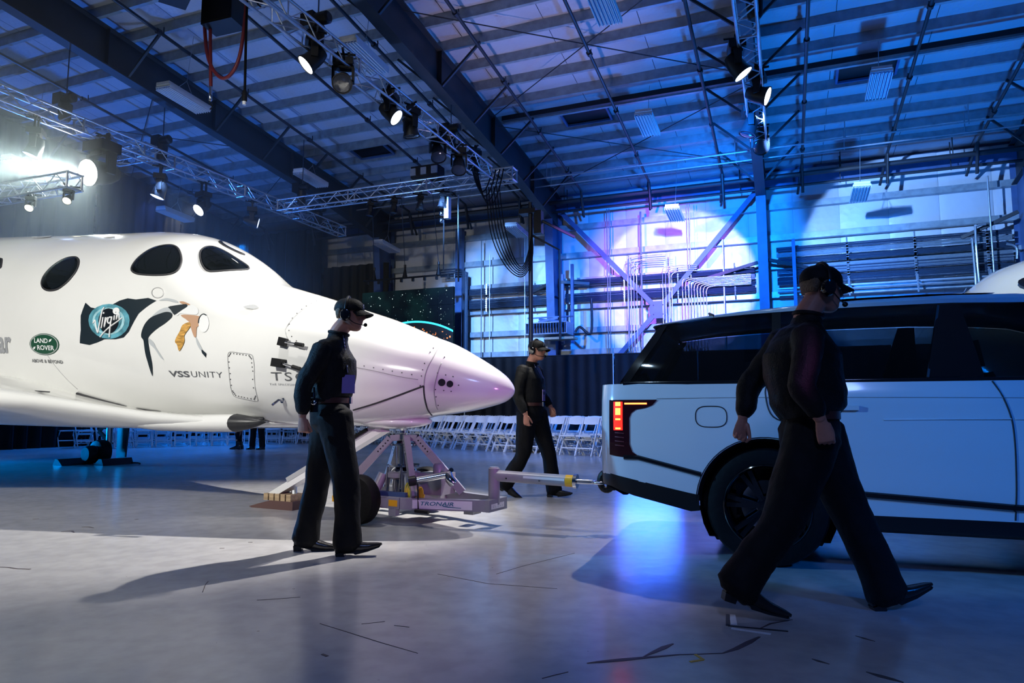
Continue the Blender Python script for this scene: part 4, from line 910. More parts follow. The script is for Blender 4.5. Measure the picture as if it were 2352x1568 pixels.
# ---- lettering laid on the hull
def text_mesh(body, size=1.0, bold=0.0, spacing=1.0, shear=0.0):
    cu = bpy.data.curves.new('t', 'FONT'); cu.body = body; cu.size = size; cu.offset = bold; cu.space_character = spacing; cu.shear = shear; cu.resolution_u = 3
    o = bpy.data.objects.new('t', cu); COL.objects.link(o); dg = bpy.context.evaluated_depsgraph_get(); dg.update()
    me = bpy.data.meshes.new_from_object(o.evaluated_get(dg)); bpy.data.objects.remove(o); bpy.data.curves.remove(cu); return me
def fit_text(name, body, m, a, b, h, bold=0., spacing=1., shear=0., off=.005, parent=None, ml=.08, align=0):
    # text from a=(s,z) to b=(s,z) along its baseline, letter height h, laid on the hull
    me = text_mesh(body, 1, bold, spacing, shear); bm = bmesh.new(); bm.from_mesh(me); bpy.data.meshes.remove(me)
    bmesh.ops.triangulate(bm, faces=bm.faces[:])
    xs = [v.co.x for v in bm.verts]; ys = [v.co.y for v in bm.verts]; x0, x1 = min(xs), max(xs); y0, y1 = 0, max(ys)
    L_ = math.hypot(b[0] - a[0], b[1] - a[1])
    for v in bm.verts:
        u = (v.co.x - x0) / (x1 - x0); q = v.co.y / y1
        v.co = Vector((a[0] + (b[0] - a[0]) * u, a[1] + (b[1] - a[1]) * u + q * h, 0))
    refine(bm, ml)
    for v in bm.verts: v.co = on_hull(v.co.x, v.co.y, off)
    me = bpy.data.meshes.new(name); bm.to_mesh(me); bm.free(); return link(name, me, m, parent or ship, smooth=180)
k = DK['VSS']; mid = k[3]
fit_text('lettering', 'VSS', 'txt', k[0], (mid[0] + .02, mid[1]), .058, .02, 1.0, .0)
fit_text('lettering', 'UNITY', 'txt', (mid[0] - .005, mid[1]), k[1], .058, -.012, 1.05)
fit_text('lettering', 'TSC', 'txt', (2.227, 1.328), (1.83, 1.317), .08, .0, 1.2)
fit_text('lettering', 'THE SPACESHIP COMPANY', 'txt_light', (2.257, 1.284), (1.72, 1.268), .018, 0, 1.2)
fit_text('lettering', 'ABOVE & BEYOND', 'txt', DK['AB'][0], DK['AB'][1], .036, .012, 1.1)
fit_text('lettering', 'ar', 'txt_light', (6.14, DK['ar'][0][1]), (5.87, DK['ar'][1][1] - .005), .175, .03)
# oval badge
c, l, r_, t_, b_ = DK['LR']; rs = (l[0] - r_[0]) / 2; rz = (t_[1] - b_[1]) / 2
def oval(k): return [(c[0] + rs * k * math.cos(a * PI / 16), c[1] + rz * k * math.sin(a * PI / 16) - (c[0] + rs * k * math.cos(a * PI / 16) - c[0]) * -.04) for a in range(32)]
M['badge_rim'] = mat('badge_silver', (.6, .62, .62), .35, .3); M['badge'] = mat('badge_green', (.012, .075, .04), .4)
wrap_poly('badge', oval(1), 'badge', .004); wrap_poly('badge_rim', oval(.95), 'badge_rim', .006); bd = wrap_poly('badge_field', oval(.885), 'badge', .008)
fit_text('badge_lettering', 'LAND', 'white_ink', (c[0] + rs * .62, c[1] + rz * .14 + .008), (c[0] - rs * .30, c[1] + rz * .14 - .006), rz * .42, .02, 1., 0, .011)
fit_text('badge_lettering', 'ROVER', 'white_ink', (c[0] + rs * .44, c[1] - rz * .5 + .006), (c[0] - rs * .70, c[1] - rz * .5 - .012), rz * .42, .02, 1., 0, .011)
for sx, zz in ((-.46, .3), (.66, -.3)):
    s0 = c[0] + rs * sx; z0 = c[1] + rz * zz
    wrap_poly('badge_stroke', [(s0 + .025, z0 - .018), (s0 + .012, z0 + .012), (s0 - .03, z0 + .018), (s0 - .014, z0 - .006)], 'white_ink', .011)
# flag with an eye and handwritten name
M['flag'] = mat('flag_black', (.012, .022, .03), .4); M['iris'] = mat('iris_blue', (.10, .32, .40), .4, 0, .45, 9); M['iris_in'] = mat('iris_pale', (.35, .6, .66), .4, 0, .3, 12); M['pupil'] = mat('pupil_black', (.006, .01, .014), .35)
wrap_poly('flag', DK['flag'], 'flag', .003); wrap_poly('flag_iris', DK['iris'], 'iris', .006); 
ic = DK['iris']; icx = sum(p[0] for p in ic) / len(ic); icz = sum(p[1] for p in ic) / len(ic)
wrap_poly('flag_iris', [(icx + (p[0] - icx) * .78, icz + (p[1] - icz) * .78) for p in ic], 'iris_in', .008)
wrap_poly('flag_iris', [(icx + (p[0] - icx) * .66, icz + (p[1] - icz) * .68) for p in ic], 'iris', .010)
wrap_poly('flag_pupil', DK['pupil'], 'pupil', .012)
wrap_poly('flag_glint', [(icx - .10 + (p[0] - icx) * .16, icz + .10 + (p[1] - icz) * .2) for p in ic], 'white_ink', .0125)
for k in ('v1', 'v2', 'v3', 'v4', 'v5', 'v6', 'v7'): wrap_line('flag_handwriting', DK[k], .0085, 'white_ink', off=.013)
for k in ('v2d', 'v5d'): wrap_line('flag_handwriting', [DK[k][0], (DK[k][0][0] - .012, DK[k][0][1] + .008)], .010, 'white_ink', off=.013)
# swooping ribbons beside the flag
M['r_grey'] = mat('ribbon_silver', (.5, .53, .55), .4); M['r_gold'] = mat('ribbon_gold', (.55, .30, .07), .4, 0, .5, 14, stretch=(1, 1, 4)); M['r_tan'] = mat('ribbon_tan', (.52, .30, .18), .45)
for k, m_, of in (('r_white1', 'r_grey', .004), ('r_grey1', 'r_grey', .004), ('r_grey2', 'r_grey', .004), ('r_grey3', 'r_grey', .004), ('r_black2', 'flag', .006), ('r_white2', 'white_ink', .005), ('r_black1', 'flag', .007), ('r_tan', 'r_tan', .006), ('r_tan2', 'r_tan', .006), ('r_gold', 'r_gold', .008), ('r_disc', 'white_ink', .007), ('r_black3', 'flag', .006)):
    wrap_poly('painted_ribbon', smooth_outline(DK[k], 3), m_, of)
dc = DK['r_disc']; wrap_line('painted_ribbon', dc[6:11], .006, 'flag', off=.008)
# ---- delta wing and strake, both sides (starboard is seen)
RTOP = [(2.64, .96), (3.24, .978), (3.8, 1.005), (4.3, 1.055), (4.55, 1.105), (4.8, 1.165), (5.0, 1.22), (5.35, 1.30), (5.77, 1.39), (6.3, 1.475), (7.5, 1.58), (9, 1.55), (12.6, 1.3)]
WK = [(1.25, 1.0), (1.5, .72), (1.9, .4), (2.5, .12), (3.2, 0)]
def lerp_(tab, x):
    if x <= tab[0][0]: return tab[0][1]
    for (a, p), (b, q) in zip(tab[:-1], tab[1:]):
        if x <= b: return p + (q - p) * (x - a) / (b - a)
    return tab[-1][1]
def wing(sg):
    def sec(v, sle, ste, t, zc):
        ch = ste - sle; pts = []
        prof = [(0, 0), (.006, .3), (.016, .5), (.04, .72), (.07, .85), (.1, .95), (.15, .98), (.2, 1.0), (.26, .97), (.33, .92), (.4, .85), (.7, .5), (1, .06)]
        kv = lerp_(WK, v); up = []
        for x, y in prof:
            s_ = sle + ch * x; z_ = zc + t * .5 * y; up.append((s_, z_ + max(0, lerp_(RTOP, s_) - z_) * kv * min(1, x * 60)))
        lo = [(sle + ch * x, zc - t * .5 * y) for x, y in prof[1:]]
        return [S3(a, v * sg, b) for a, b in up + lo[::-1]]
    # v, leading edge s, trailing edge s, thickness, mid height
    st = [(.35, 2.62, 12.6, .15, .93), (.62, 2.64, 12.6, .16, .93), (.8, 2.72, 12.6, .17, .93), (.95, 3.0, 12.6, .18, .945), (1.08, 3.5, 12.6, .2, .98), (1.25, 4.1, 12.6, .21, 1.06), (1.5, 4.75, 12.6, .26, 1.15), (1.9, 5.6, 12.6, .34, 1.22), (2.5, 6.7, 12.6, .36, 1.255), (3.2, 8.0, 12.7, .32, 1.28), (4.1, 9.7, 12.8, .25, 1.29)]
    mb = MB(); mb.rings([sec(*q) for q in st]); return part('wing', mb, 'hull', ship, smooth=70)
wg = wing(-1); wing(1)
# black pointed tip of the strake
def strake(sg):
    mb = MB(); rr = []
    for s, w_, h_, v, z in ((2.36, .004, .004, .70, .925), (2.42, .035, .03, .72, .925), (2.5, .07, .055, .735, .922), (2.6, .10, .075, .75, .92), (2.69, .12, .09, .76, .918)):
        rr.append([S3(s, sg * (v + w_ * math.cos(2 * PI * k / 16)), z + h_ * math.sin(2 * PI * k / 16)) for k in range(16)])
    mb.rings(rr); part('strake_tip', mb, 'hull_black', ship, smooth=60)
    mb = MB(); rr = []
    for s, w_, h_, v, z in ((2.69, .12, .09, .76, .918), (3.1, .19, .09, .78, .912), (3.7, .25, .09, .79, .915), (4.2, .24, .075, .78, .93), (4.7, .14, .05, .7, .95), (5.0, .03, .01, .6, .96)):
        rr.append([S3(s, sg * (v + w_ * math.cos(2 * PI * k / 16)), z + h_ * math.sin(2 * PI * k / 16)) for k in range(16)])
    mb.rings(rr); part('strake', mb, 'hull', ship, smooth=60)
strake(-1); strake(1)
mb = MB(); mb.tube([S3(s, -v, z) for s, v, z in ((5.0, 1.255, 1.238), (5.6, 1.36, 1.275), (6.3, 1.5, 1.30), (7.2, 1.72, 1.31))], .007, 6); part('wing_seam', mb, 'line', wg)
wrap_line('wing_root_gap', DK['rootline'], .014, 'line', off=.012)
# belly fairing
mb = MB(); rr = []
for s, w_, zt_, zb_ in ((2.2, .2, .95, .86), (2.9, .55, 1.0, .845), (3.8, .8, 1.02, .84), (4.6, .75, 1.05, .87), (6.0, .7, 1.1, .9), (8.5, .7, 1.15, .92), (10.0, .7, 1.15, .95)):
    rr.append([S3(s, w_ * math.cos(2 * PI * k / 24), .5 * (zt_ + zb_) + .5 * (zt_ - zb_) * math.sin(2 * PI * k / 24)) for k in range(24)])
mb.rings(rr); part('belly_fairing', mb, 'hull', ship, smooth=60)
# skid fairing bulge under the nose
mb = MB(); mb.sphere(S3(1.35, 0, .93), 1, 24, 12, (.42, .3, .075)); part('skid_fairing', mb, 'hull', ship, smooth=180)
# ---- nose skid leg hinged below the nose, wooden shoe on the floor
def wl(x, y, z): return ship_inv @ Vector((x, y, z))
bpy.context.view_layer.update(); ship_inv = (Matrix.Translation(_o) @ Matrix.Rotation(YAW, 4, 'Z')).inverted()
top = S3(1.42, -.05, .86); shoe = wl(-2.62, 7.52, .10); d_ = (shoe - top)
mb = MB(); mb.bar(top, top + d_ * .98, .14, .07); leg = part('skid_leg', mb, 'hull', ship)
mb = MB(); o_ = Vector((0, -.06, .055)); mb.bar(top + o_ + d_ * .05, top + o_ + d_ * .42, .03, .05); mb.bar(top + o_ + d_ * .52, top + o_ + d_ * .8, .03, .05); part('skid_rail', mb, 'hull_grey', leg)
mb = MB(); mb.bar(top + o_ * 1.25 + d_ * .1, top + o_ * 1.25 + d_ * .3, .05, .03); mb.bar(top + o_ * 1.25 + d_ * .34, top + o_ * 1.25 + d_ * .46, .05, .03); part('skid_damper', mb, 'rubber', leg)
mb = MB(); h = Vector((d_.x, d_.y, 0)).normalized(); n_ = Vector((-h.y, h.x, 0)); b0 = Vector((shoe.x, shoe.y, 0))
pr = [(-.42, 0), (.16, 0), (.2, .012), (-.1, .09), (-.42, .09)]
mb.prism([b0 + h * x - n_ * .1 + Vector((0, 0, z)) for x, z in pr], n_ * .2); part('skid_shoe', mb, 'shoe', leg)
for x in (-.38, -.3, -.22, -.14, -.06):
    mb = MB(); mb.box(b0 + h * (x + .02) + Vector((0, 0, .125)), (.06, .2, .07), Matrix.Rotation(math.atan2(h.y, h.x), 3, 'Z')); part('wood_block', mb, 'wood', leg)
mb = MB(); mb.tube([b0 - h * .35 + Vector((0, 0, .1)), b0 - h * .28 - n_ * .05 + Vector((0, 0, .35))], .03, 8); part('skid_link', mb, 'chrome', leg)
# ---- main gear (port side one is in view, starboard one stands outside the frame)
def gear(gx, gy):
    c = wl(gx, gy, 0)
    mb = MB(); ax = Vector((0, 1, 0))
    mb.lathe(c + Vector((0, -.12, .23)), ax, [(0, .1), (.0, .16), (.02, .215), (.06, .23), (.18, .23), (.22, .215), (.24, .16), (.24, .1)], 24); g = part('main_wheel', mb, 'rubber', ship, smooth=40)
    mb = MB(); mb.lathe(c + Vector((0, -.125, .23)), ax, [(-.005, .03), (-.012, .07), (.0, .12), (.02, .14)], 20); part('wheel_hub', mb, 'steel', g, smooth=40)
    mb = MB(); mb.lathe(c + Vector((0, -.3, .2)), ax, [(0, .03), (.0, .13), (.06, .16), (.16, .16)], 20); part('brake_drum', mb, 'rubber', g, smooth=40)
    mb = MB(); mb.tube([c + Vector((0, .16, .25)), c + Vector((0, .16, .95))], .055, 12); mb.tube([c + Vector((0, .16, .23)), c + Vector((0, -.2, .23))], .035, 8); ls = part('gear_strut', mb, 'alu', ship, smooth=60)
    mb = MB(); mb.bar(c + Vector((0, .16, .42)), c + Vector((-.24, .1, .62)), .05, .06); mb.bar(c + Vector((-.24, .1, .62)), c + Vector((-.02, .16, .84)), .05, .06); part('torque_link', mb, 'belt', ls)
    mb = MB(); mb.prism([c + Vector((.06, .28, .1)), c + Vector((.34, .28, .12)), c + Vector((.42, .28, .98)), c + Vector((.06, .28, .98))], (0, .03, 0)); part('gear_door', mb, 'hull_black', ship)
gear(-8.02, 13.45)
q = ship_inv @ Vector((-8.02, 13.45, 0)); _w = (Matrix.Translation(_o) @ Matrix.Rotation(YAW, 4, 'Z')) @ Vector((q.x, -q.y, 0)); gear(_w.x, _w.y)
# wheel chocks on the floor, things of their own
for k, (dx, dy) in enumerate(((-.36, -.05), (.36, .0))):
    t = thing('wheel_chock', ('dark wheel chock left of the plane main wheel', 'dark wheel chock right of the plane main wheel, with rope')[k], 'chock', (-8.0 + dx, 13.25 + dy, 0), (0, 0, YAW + (PI if k else 0)))
    mb = MB(); mb.prism([(-.16, -.3, 0), (.13, -.3, 0), (.1, -.3, .03), (-.02, -.3, .12), (-.1, -.3, .12)], (0, .6, 0)); part('wedge', mb, 'black', t)
    if k: mb = MB(); mb.tube(bez([(-.1, -.25, .02), (-.3, -.3, .02), (-.5, -.2, .02)], 5), .015, 6); part('rope', mb, 'cable', t)
# ================================================================ towing cart that carries the nose
cart = thing('towing_cart', 'grey jack cart with perforated tripod legs and tow bar carrying the plane nose', 'cart', (-1.15, 6.82, 0), (0, 0, R(-29)))
def flat_text(name, body, m, org, xdir, zdir, w_, h, parent, bold=0., shear=0., spacing=1., off=.003):
    me = text_mesh(body, 1, bold, spacing, shear); xs = [v.co.x for v in me.vertices]; ys = [v.co.y for v in me.vertices]; x0, x1 = min(xs), max(xs); y1 = max(ys)
    xd = Vector(xdir).normalized(); zd = Vector(zdir).normalized(); n = xd.cross(zd)
    for v in me.vertices:
        v.co = Vector(org) + xd * ((v.co.x - x0) / (x1 - x0) * w_) + zd * (v.co.y / y1 * h) + n * off
    return link(name, me, m, parent)
ny = .36; A0 = Vector((-.38, -ny, .2)); B0 = Vector((.36, -ny, .2)); T0 = Vector((1.16, -.12, .2))
for s in (1, -1):
    f = lambda v: Vector((v.x, v.y * s, v.z))
    mb = MB(); mb.bar(f(A0), f(B0), .06, .1); mb.bar(f(B0), f(T0), .06, .1); part('frame_rail', mb, 'cart', cart)
for x, y, w_, h_ in ((1.14, .16, .07, .105), (-.38, .4, .06, .1), (.36, .36, .06, .08)): mb = MB(); mb.bar((x, -y, .2), (x, y, .2), w_, h_); part('cross_rail', mb, 'cart', cart)
for y in (-.52, .52):
    mb = MB(); mb.lathe((0, y - .075, .23), (0, 1, 0), [(0, .10), (0, .15), (.012, .205), (.04, .225), (.11, .225), (.138, .205), (.15, .15), (.15, .10)], 28); wh = part('cart_wheel', mb, 'rubber', cart, smooth=40)
    mb = MB(); mb.lathe((0, y - .06, .23), (0, 1, 0), [(0, .02), (-.02, .035), (-.005, .06), (.01, .1), (-.008, .118), (.12, .118)], 24); part('wheel_rim', mb, 'chrome', wh, smooth=40)
    mb = MB()
    mb.lathe((0, y - .09, .23), (0, 1, 0), [(0, .018), (.03, .03)], 10); part('hub_cap', mb, 'chrome', wh)
mb = MB(); mb.tube([(0, -.52, .23), (0, .52, .23)], .028, 10); part('axle', mb, 'cart', cart, smooth=60)
hub = Vector((.1, 0, .80))
for fx, fy in ((-.4, -.33), (.46, -.30), (.62, .26), (-.4, .33)):
    foot = Vector((fx, fy, .25)); k = hub + (foot - hub) * Vector((1, 1, 0)).length * 0; kk = Vector((hub.x + (fx - hub.x) * .22, hub.y + (fy - hub.y) * .22, .77))
    mb = MB(); mb.bar(kk, foot, .055, .075); lg = part('leg', mb, 'cart', cart)
    mb = MB(); mb.bar(hub + Vector((0, 0, -.02)), kk, .045, .06); mb.bar(kk, kk + (foot - kk) * .28, .064, .06); part('leg_bracket', mb, 'cart', lg)
    d = (foot - kk).normalized(); sd = d.cross(Vector((0, 0, 1))).normalized()
    for j in range(5):
        c = kk + d * (.03 + .035 * j)
        m2 = MB(); m2.tube([c - sd * .0335, c + sd * .0335], .008, 8); part('adjust_hole', m2, 'black', lg)
mb = MB(); mb.lathe((.1, 0, .76), (0, 0, 1), [(0, .05), (.05, .05), (.06, .025), (.085, .025), (.085, .04), (.11, .045), (.13, .03), (.16, .02)], 16); part('nose_pin', mb, 'chrome', cart, smooth=40)
mb = MB(); mb.tube([(.1, 0, .85), (.1, 0, .93)], .022, 10); part('pin_shaft', mb, 'chrome', cart, smooth=60)
mb = MB(); mb.lathe((.1, 0, .2), (0, 0, 1), [(0, .10), (.2, .11), (.24, .13), (.26, .13), (.3, .075), (.52, .075)], 20); part('jack_cylinder', mb, 'chrome', cart, smooth=40)
for z, r in ((.5, .16), (.70, .13)):
    mb = MB(); mb.lathe((.1, 0, z), (0, 0, 1), [(0, r * .4), (0, r), (.016, r), (.016, r * .4)], 24); part('jack_flange', mb, 'chrome', cart, smooth=40)
mb = MB(); mb.lathe((.1, 0, .38), (0, 0, 1), [(0, .14), (.02, .17), (.06, .17), (.08, .12)], 20); part('jack_collar', mb, 'cart', cart, smooth=40)
mb = MB(); mb.tube([(-.12, -.2, .2), (-.05, -.12, .43)], .05, 10); mb.tube([(.28, -.15, .2), (.2, -.1, .42)], .03, 10); part('jack_stay', mb, 'cart', cart, smooth=60)
mb = MB(); mb.box((.4, .12, .34), (.3, .24, .2)); part('oil_tank', mb, 'cart', cart)
mb = MB(); mb.box((.15, -.3, .27), (.46, .05, .04)); part('tool_tray', mb, 'steel', cart)
for x, y in ((.02, -.14), (.2, -.16)):
    mb = MB(); mb.tube([(x, y, .22), (x, y, .44)], .018, 8); mb.tube([(x, y, .44), (x, y, .5)], .012, 8); part('hydraulic_ram', mb, 'chrome', cart, smooth=60)
mb = MB(); pts = []
for i in range(130):
    t = i / 129; a = t * 2 * PI * 13
    pts.append(Vector((.34 + .17 * t + .018 * math.sin(5 * t), -.24 + .05 * math.cos(a), .30 - .02 * math.sin(PI * t) + .075 * math.sin(a) - .03 * t)))
mb.tube(pts, .0075, 6); part('coiled_hose', mb, 'yellow', cart, smooth=60)
mb = MB(); mb.tube([(.5, -.34, .41), (.74, -.16, .46)], .03, 12); pm = part('hand_pump', mb, 'chrome', cart, smooth=60)
mb = MB(); mb.lathe((.49, -.35, .408), (.24, .18, .05), [(-.05, .03), (-.045, .045), (.02, .045), (.03, .03)], 12); part('pump_knob', mb, 'black', pm, smooth=40)
mb = MB(); mb.tube([(.74, -.16, .46), (.78, -.2, .42), (.8, -.17, .38)], .04, 10); mb.tube([(.6, -.05, .42), (.76, -.14, .5)], .022, 8); part('pump_elbow', mb, 'chrome', pm, smooth=60)
mb = MB(); mb.lathe((.52, .0, .42), (0, 0, 1), [(0, .055), (.1, .055), (.12, .04)], 14); part('valve_pot', mb, 'cart', cart, smooth=40)
mb = MB(); mb.tube([(.52, -.33, .40), (.54, -.34, .15)], .008, 6); mb.tube([(.52, -.36, .145), (.66, -.35, .14)], .018, 8); part('foot_pedal', mb, 'black', cart, smooth=60)
# plates on the near rail
d1 = (T0 - B0).normalized(); n1 = Vector((d1.y, -d1.x, 0)); o1 = B0 + n1 * .032
def plate(name, a, l, z0, z1, m, d, o, n):
    mb = MB(); p = o + d * a; q = o + d * (a + l); mb.prism([Vector((p.x, p.y, z0)), Vector((q.x, q.y, z0)), Vector((q.x, q.y, z1)), Vector((p.x, p.y, z1))], n * .002); return part(name, mb, m, cart)
M['plate'] = mat('white_sign_plate', (.78, .78, .8), .4); M['teal'] = mat('teal_lettering', (.02, .16, .25), .4)
plate('name_plate', .12, .56, .162, .238, 'plate', d1, o1, n1)
op = o1 + d1 * .2 + n1 * .003; flat_text('name_lettering', 'TRONAIR', 'teal', (op.x, op.y, .193), d1, (0, 0, 1), .31, .034, cart, .012, .25)
mb = MB(); q = [o1 + n1 * .005 + d1 * x + Vector((0, 0, z - .2)) for x, z in ((.40, .206), (.42, .194), (.47, .186), (.58, .180), (.58, .176), (.46, .179), (.41, .188))]; mb.prism(q, n1 * .001); part('name_swoosh', mb, 'teal', cart)
d0 = Vector((1, 0, 0)); n0 = Vector((0, -1, 0)); o0 = A0 + n0 * .03
plate('amber_reflector', .62, .1, .172, .228, 'amber', d0, o0, n0); plate('amber_reflector', -.02, .05, .172, .228, 'amber', d0, o0 + Vector((-.03, -.02, 0)), n0)
plate('grey_plate', .40, .20, .16, .24, 'hull_grey', d0, o0, n0)
mb = MB(); mb.prism([(1.176, -.13, .17), (1.176, .1, .17), (1.176, .1, .215), (1.176, -.13, .215)], (.002, 0, 0)); part('small_plate', mb, 'plate', cart)
flat_text('small_lettering', '/  i  -  -  -', 'teal', (1.179, -.1, .18), (0, 1, 0), (0, 0, 1), .17, .028, cart)
mb = MB(); mb.box((.7, .232, .2), (.05, .004, .07), Matrix.Rotation(R(-17), 3, 'Z')); part('caution_label', mb, 'plate', cart)
for c_, q_ in (((.9, 0, .13), (.1, .14, .06)), ((.28, -.36, .12), (.08, .06, .07))): mb = MB(); mb.box(c_, q_); part('skid_pad', mb, 'cart', cart)
# tow post and bar reaching the car hitch
cinv = (Matrix.Translation((-1.15, 6.82, 0)) @ Matrix.Rotation(R(-29), 4, 'Z')).inverted()
mb = MB(); mb.lathe((1.13, 0, .2), (0, 0, 1), [(0, .052), (.32, .052), (.322, .042), (.33, .04)], 16); part('tow_post', mb, 'cart', cart, smooth=40)
a = Vector((1.13, 0, .455)); b = cinv @ Vector((.555, 5.985, .432)); h_ = cinv @ Vector((.75, 5.985, .422)); d = (b - a).normalized()
mb = MB(); mb.tube([a, b], .05, 20); tb = part('tow_bar', mb, 'cart', cart, smooth=50)
mb = MB(); mb.tube([b - d * .09, b - d * .025], .0515, 20); part('yellow_band', mb, 'amber', tb, smooth=50)
mb = MB(); mb.tube([b - d * .02, b - d * .02 + d * .03], .062, 20); part('end_collar', mb, 'chrome', tb, smooth=50)
mb = MB(); mb.tube([b, h_ - d * .06], .02, 12); ring = [h_ + Vector((math.cos(t * PI / 10) * .05, math.sin(t * PI / 10) * .05, 0)) for t in range(20)]; mb.tube(ring, .014, 8, closed=True); part('tow_eye', mb, 'chrome', tb, smooth=60)
mb = MB(); side = d.cross(Vector((0, 0, 1))).normalized()
q0 = a + side * .0505 + d * .3; q = [q0, q0 + d * .38, q0 + d * .38 + Vector((0, 0, .02)), q0 + Vector((0, 0, .02))]; mb.prism(q, side * .002); part('bar_label', mb, 'plate', tb)
for x in (.14, .45):
    m2 = MB(); c = a + d * x + side * .048 + Vector((0, 0, -.012)); m2.lathe(c, side, [(0, .008), (.008, .008)], 6); part('bar_bolt', m2, 'chrome', tb)
# ================================================================ the white car
car = thing('car', 'large white off-road car with dark glass and lit red tail lamp, towing the cart', 'car', (2.04, 5.57, 0), (0, 0, R(-20)))
HW = .985; WB = 2.92; WR = .395
def lerp_tab(tab, x):
    if x <= tab[0][0]: return tab[0][1]
    for (a, p), (b, q) in zip(tab[:-1], tab[1:]):
        if x <= b:
            t = (x - a) / (b - a); t = t * t * (3 - 2 * t) if False else t
            return p + (q - p) * t
    return tab[-1][1]
PLAN = [(-1.17, .70), (-1.165, .76), (-1.14, .84), (-1.09, .90), (-1.0, .935), (-.85, .955), (-.5, .975), (0, .985), (1.4, .985), (2.6, .98), (3.2, .955), (3.5, .90), (3.7, .80), (3.8, .66), (3.83, .5)]   # half width along the car
def hw(u): return lerp_tab(PLAN, u)
BELT = [(-1.2, 1.235), (-.5, 1.243), (1.5, 1.233), (2.3, 1.215), (2.75, 1.19), (3.4, 1.10), (3.75, .98), (3.83, .9)]
def side_off(z):  # tuck of the flank at height z
    return lerp_tab([(.2, .055), (.36, .03), (.55, .008), (.8, 0), (.99, .006), (1.13, .018), (1.15, .026), (1.25, .05)], z)
def arch_z(u, R_=.455):
    best = 0
    for c in (0, WB):
        d = abs(u - c)
        if d < R_: best = max(best, .40 + math.sqrt(R_ * R_ - d * d))
    return best
def flank(u, z, sg, off=0.): return Vector((u, sg * (hw(u) - side_off(z) + off), z))
LOW = [(-1.2, .575), (-1.075, .58), (-.455, .457), (0, .44), (.5, .375), (3.4, .37), (3.83, .45)]   # bottom of the white skin
# skin columns, dense by the arches
us = sorted(set([-1.165, -1.14, -1.09, -1.04, -1.0, -.93, -.85, -.75, -.65, -.55, -.4555, -.4545] + [c + .455 * math.sin(R(a)) for c in (0, WB) for a in range(-90, 91, 6)] + [.4555, .5, .6, .8, 1.0, 1.2, 1.39, 1.6, 1.9, 2.2, 2.4645, 3.3755, 3.45, 3.5, 3.6, 3.7, 3.78, 3.83]))
for sg in (-1, 1):
    mb = MB(); rows = []
    for u in us:
        lo = max(lerp_tab(LOW, u), arch_z(u)); hi = lerp_tab(BELT, u); n = 16
        row = [flank(u, lo + (hi - lo) * k / n, sg) for k in range(n + 1)]
        row = [row[0] + Vector((0, -sg * .05, 0))] + row + [Vector((u, sg * (hw(u) - .13), hi + .004))]
        rows.append(row)
    mb.grid(rows); body = part('body_side', mb, 'carpaint', car, smooth=40)
    if sg < 0: near_side = body
# tailgate and rear bumper, bonnet and nose, underbody
mb = MB(); rows = []
for z, x, w_ in ((.575, -1.165, .74), (.64, -1.172, .76), (.70, -1.165, .76), (.75, -1.11, .80), (1.0, -1.10, .80), (1.2, -1.06, .80), (1.235, -1.03, .80)):
    rows.append([(x + .0 + (abs(t) ** 6) * .03, t * w_, z) for t in [i / 10 - 1 for i in range(21)]])
mb.grid(rows); part('tailgate', mb, 'carpaint', car, smooth=50)
mb = MB(); rows = []
for u, z in ((2.62, 1.2), (2.75, 1.205), (3.0, 1.175), (3.4, 1.115), (3.7, 1.01), (3.8, .93), (3.83, .8), (3.82, .6), (3.78, .45)):
    rows.append([(u - .14 * abs(t) ** 3, t * (hw(min(u, 3.6)) - .1), z - .02 * t * t) for t in [i / 8 - 1 for i in range(17)]])
mb.grid(rows); part('bonnet', mb, 'carpaint', car, smooth=50)
mb = MB(); mb.box((1.5, 0, .44), (3.4, 1.62, .24)); mb.box((1.4, 0, .62), (2.0, 1.86, .3)); mb.box((1.3, 0, .7), (4.6, 1.2, .3)); part('underbody', mb, 'black', car)
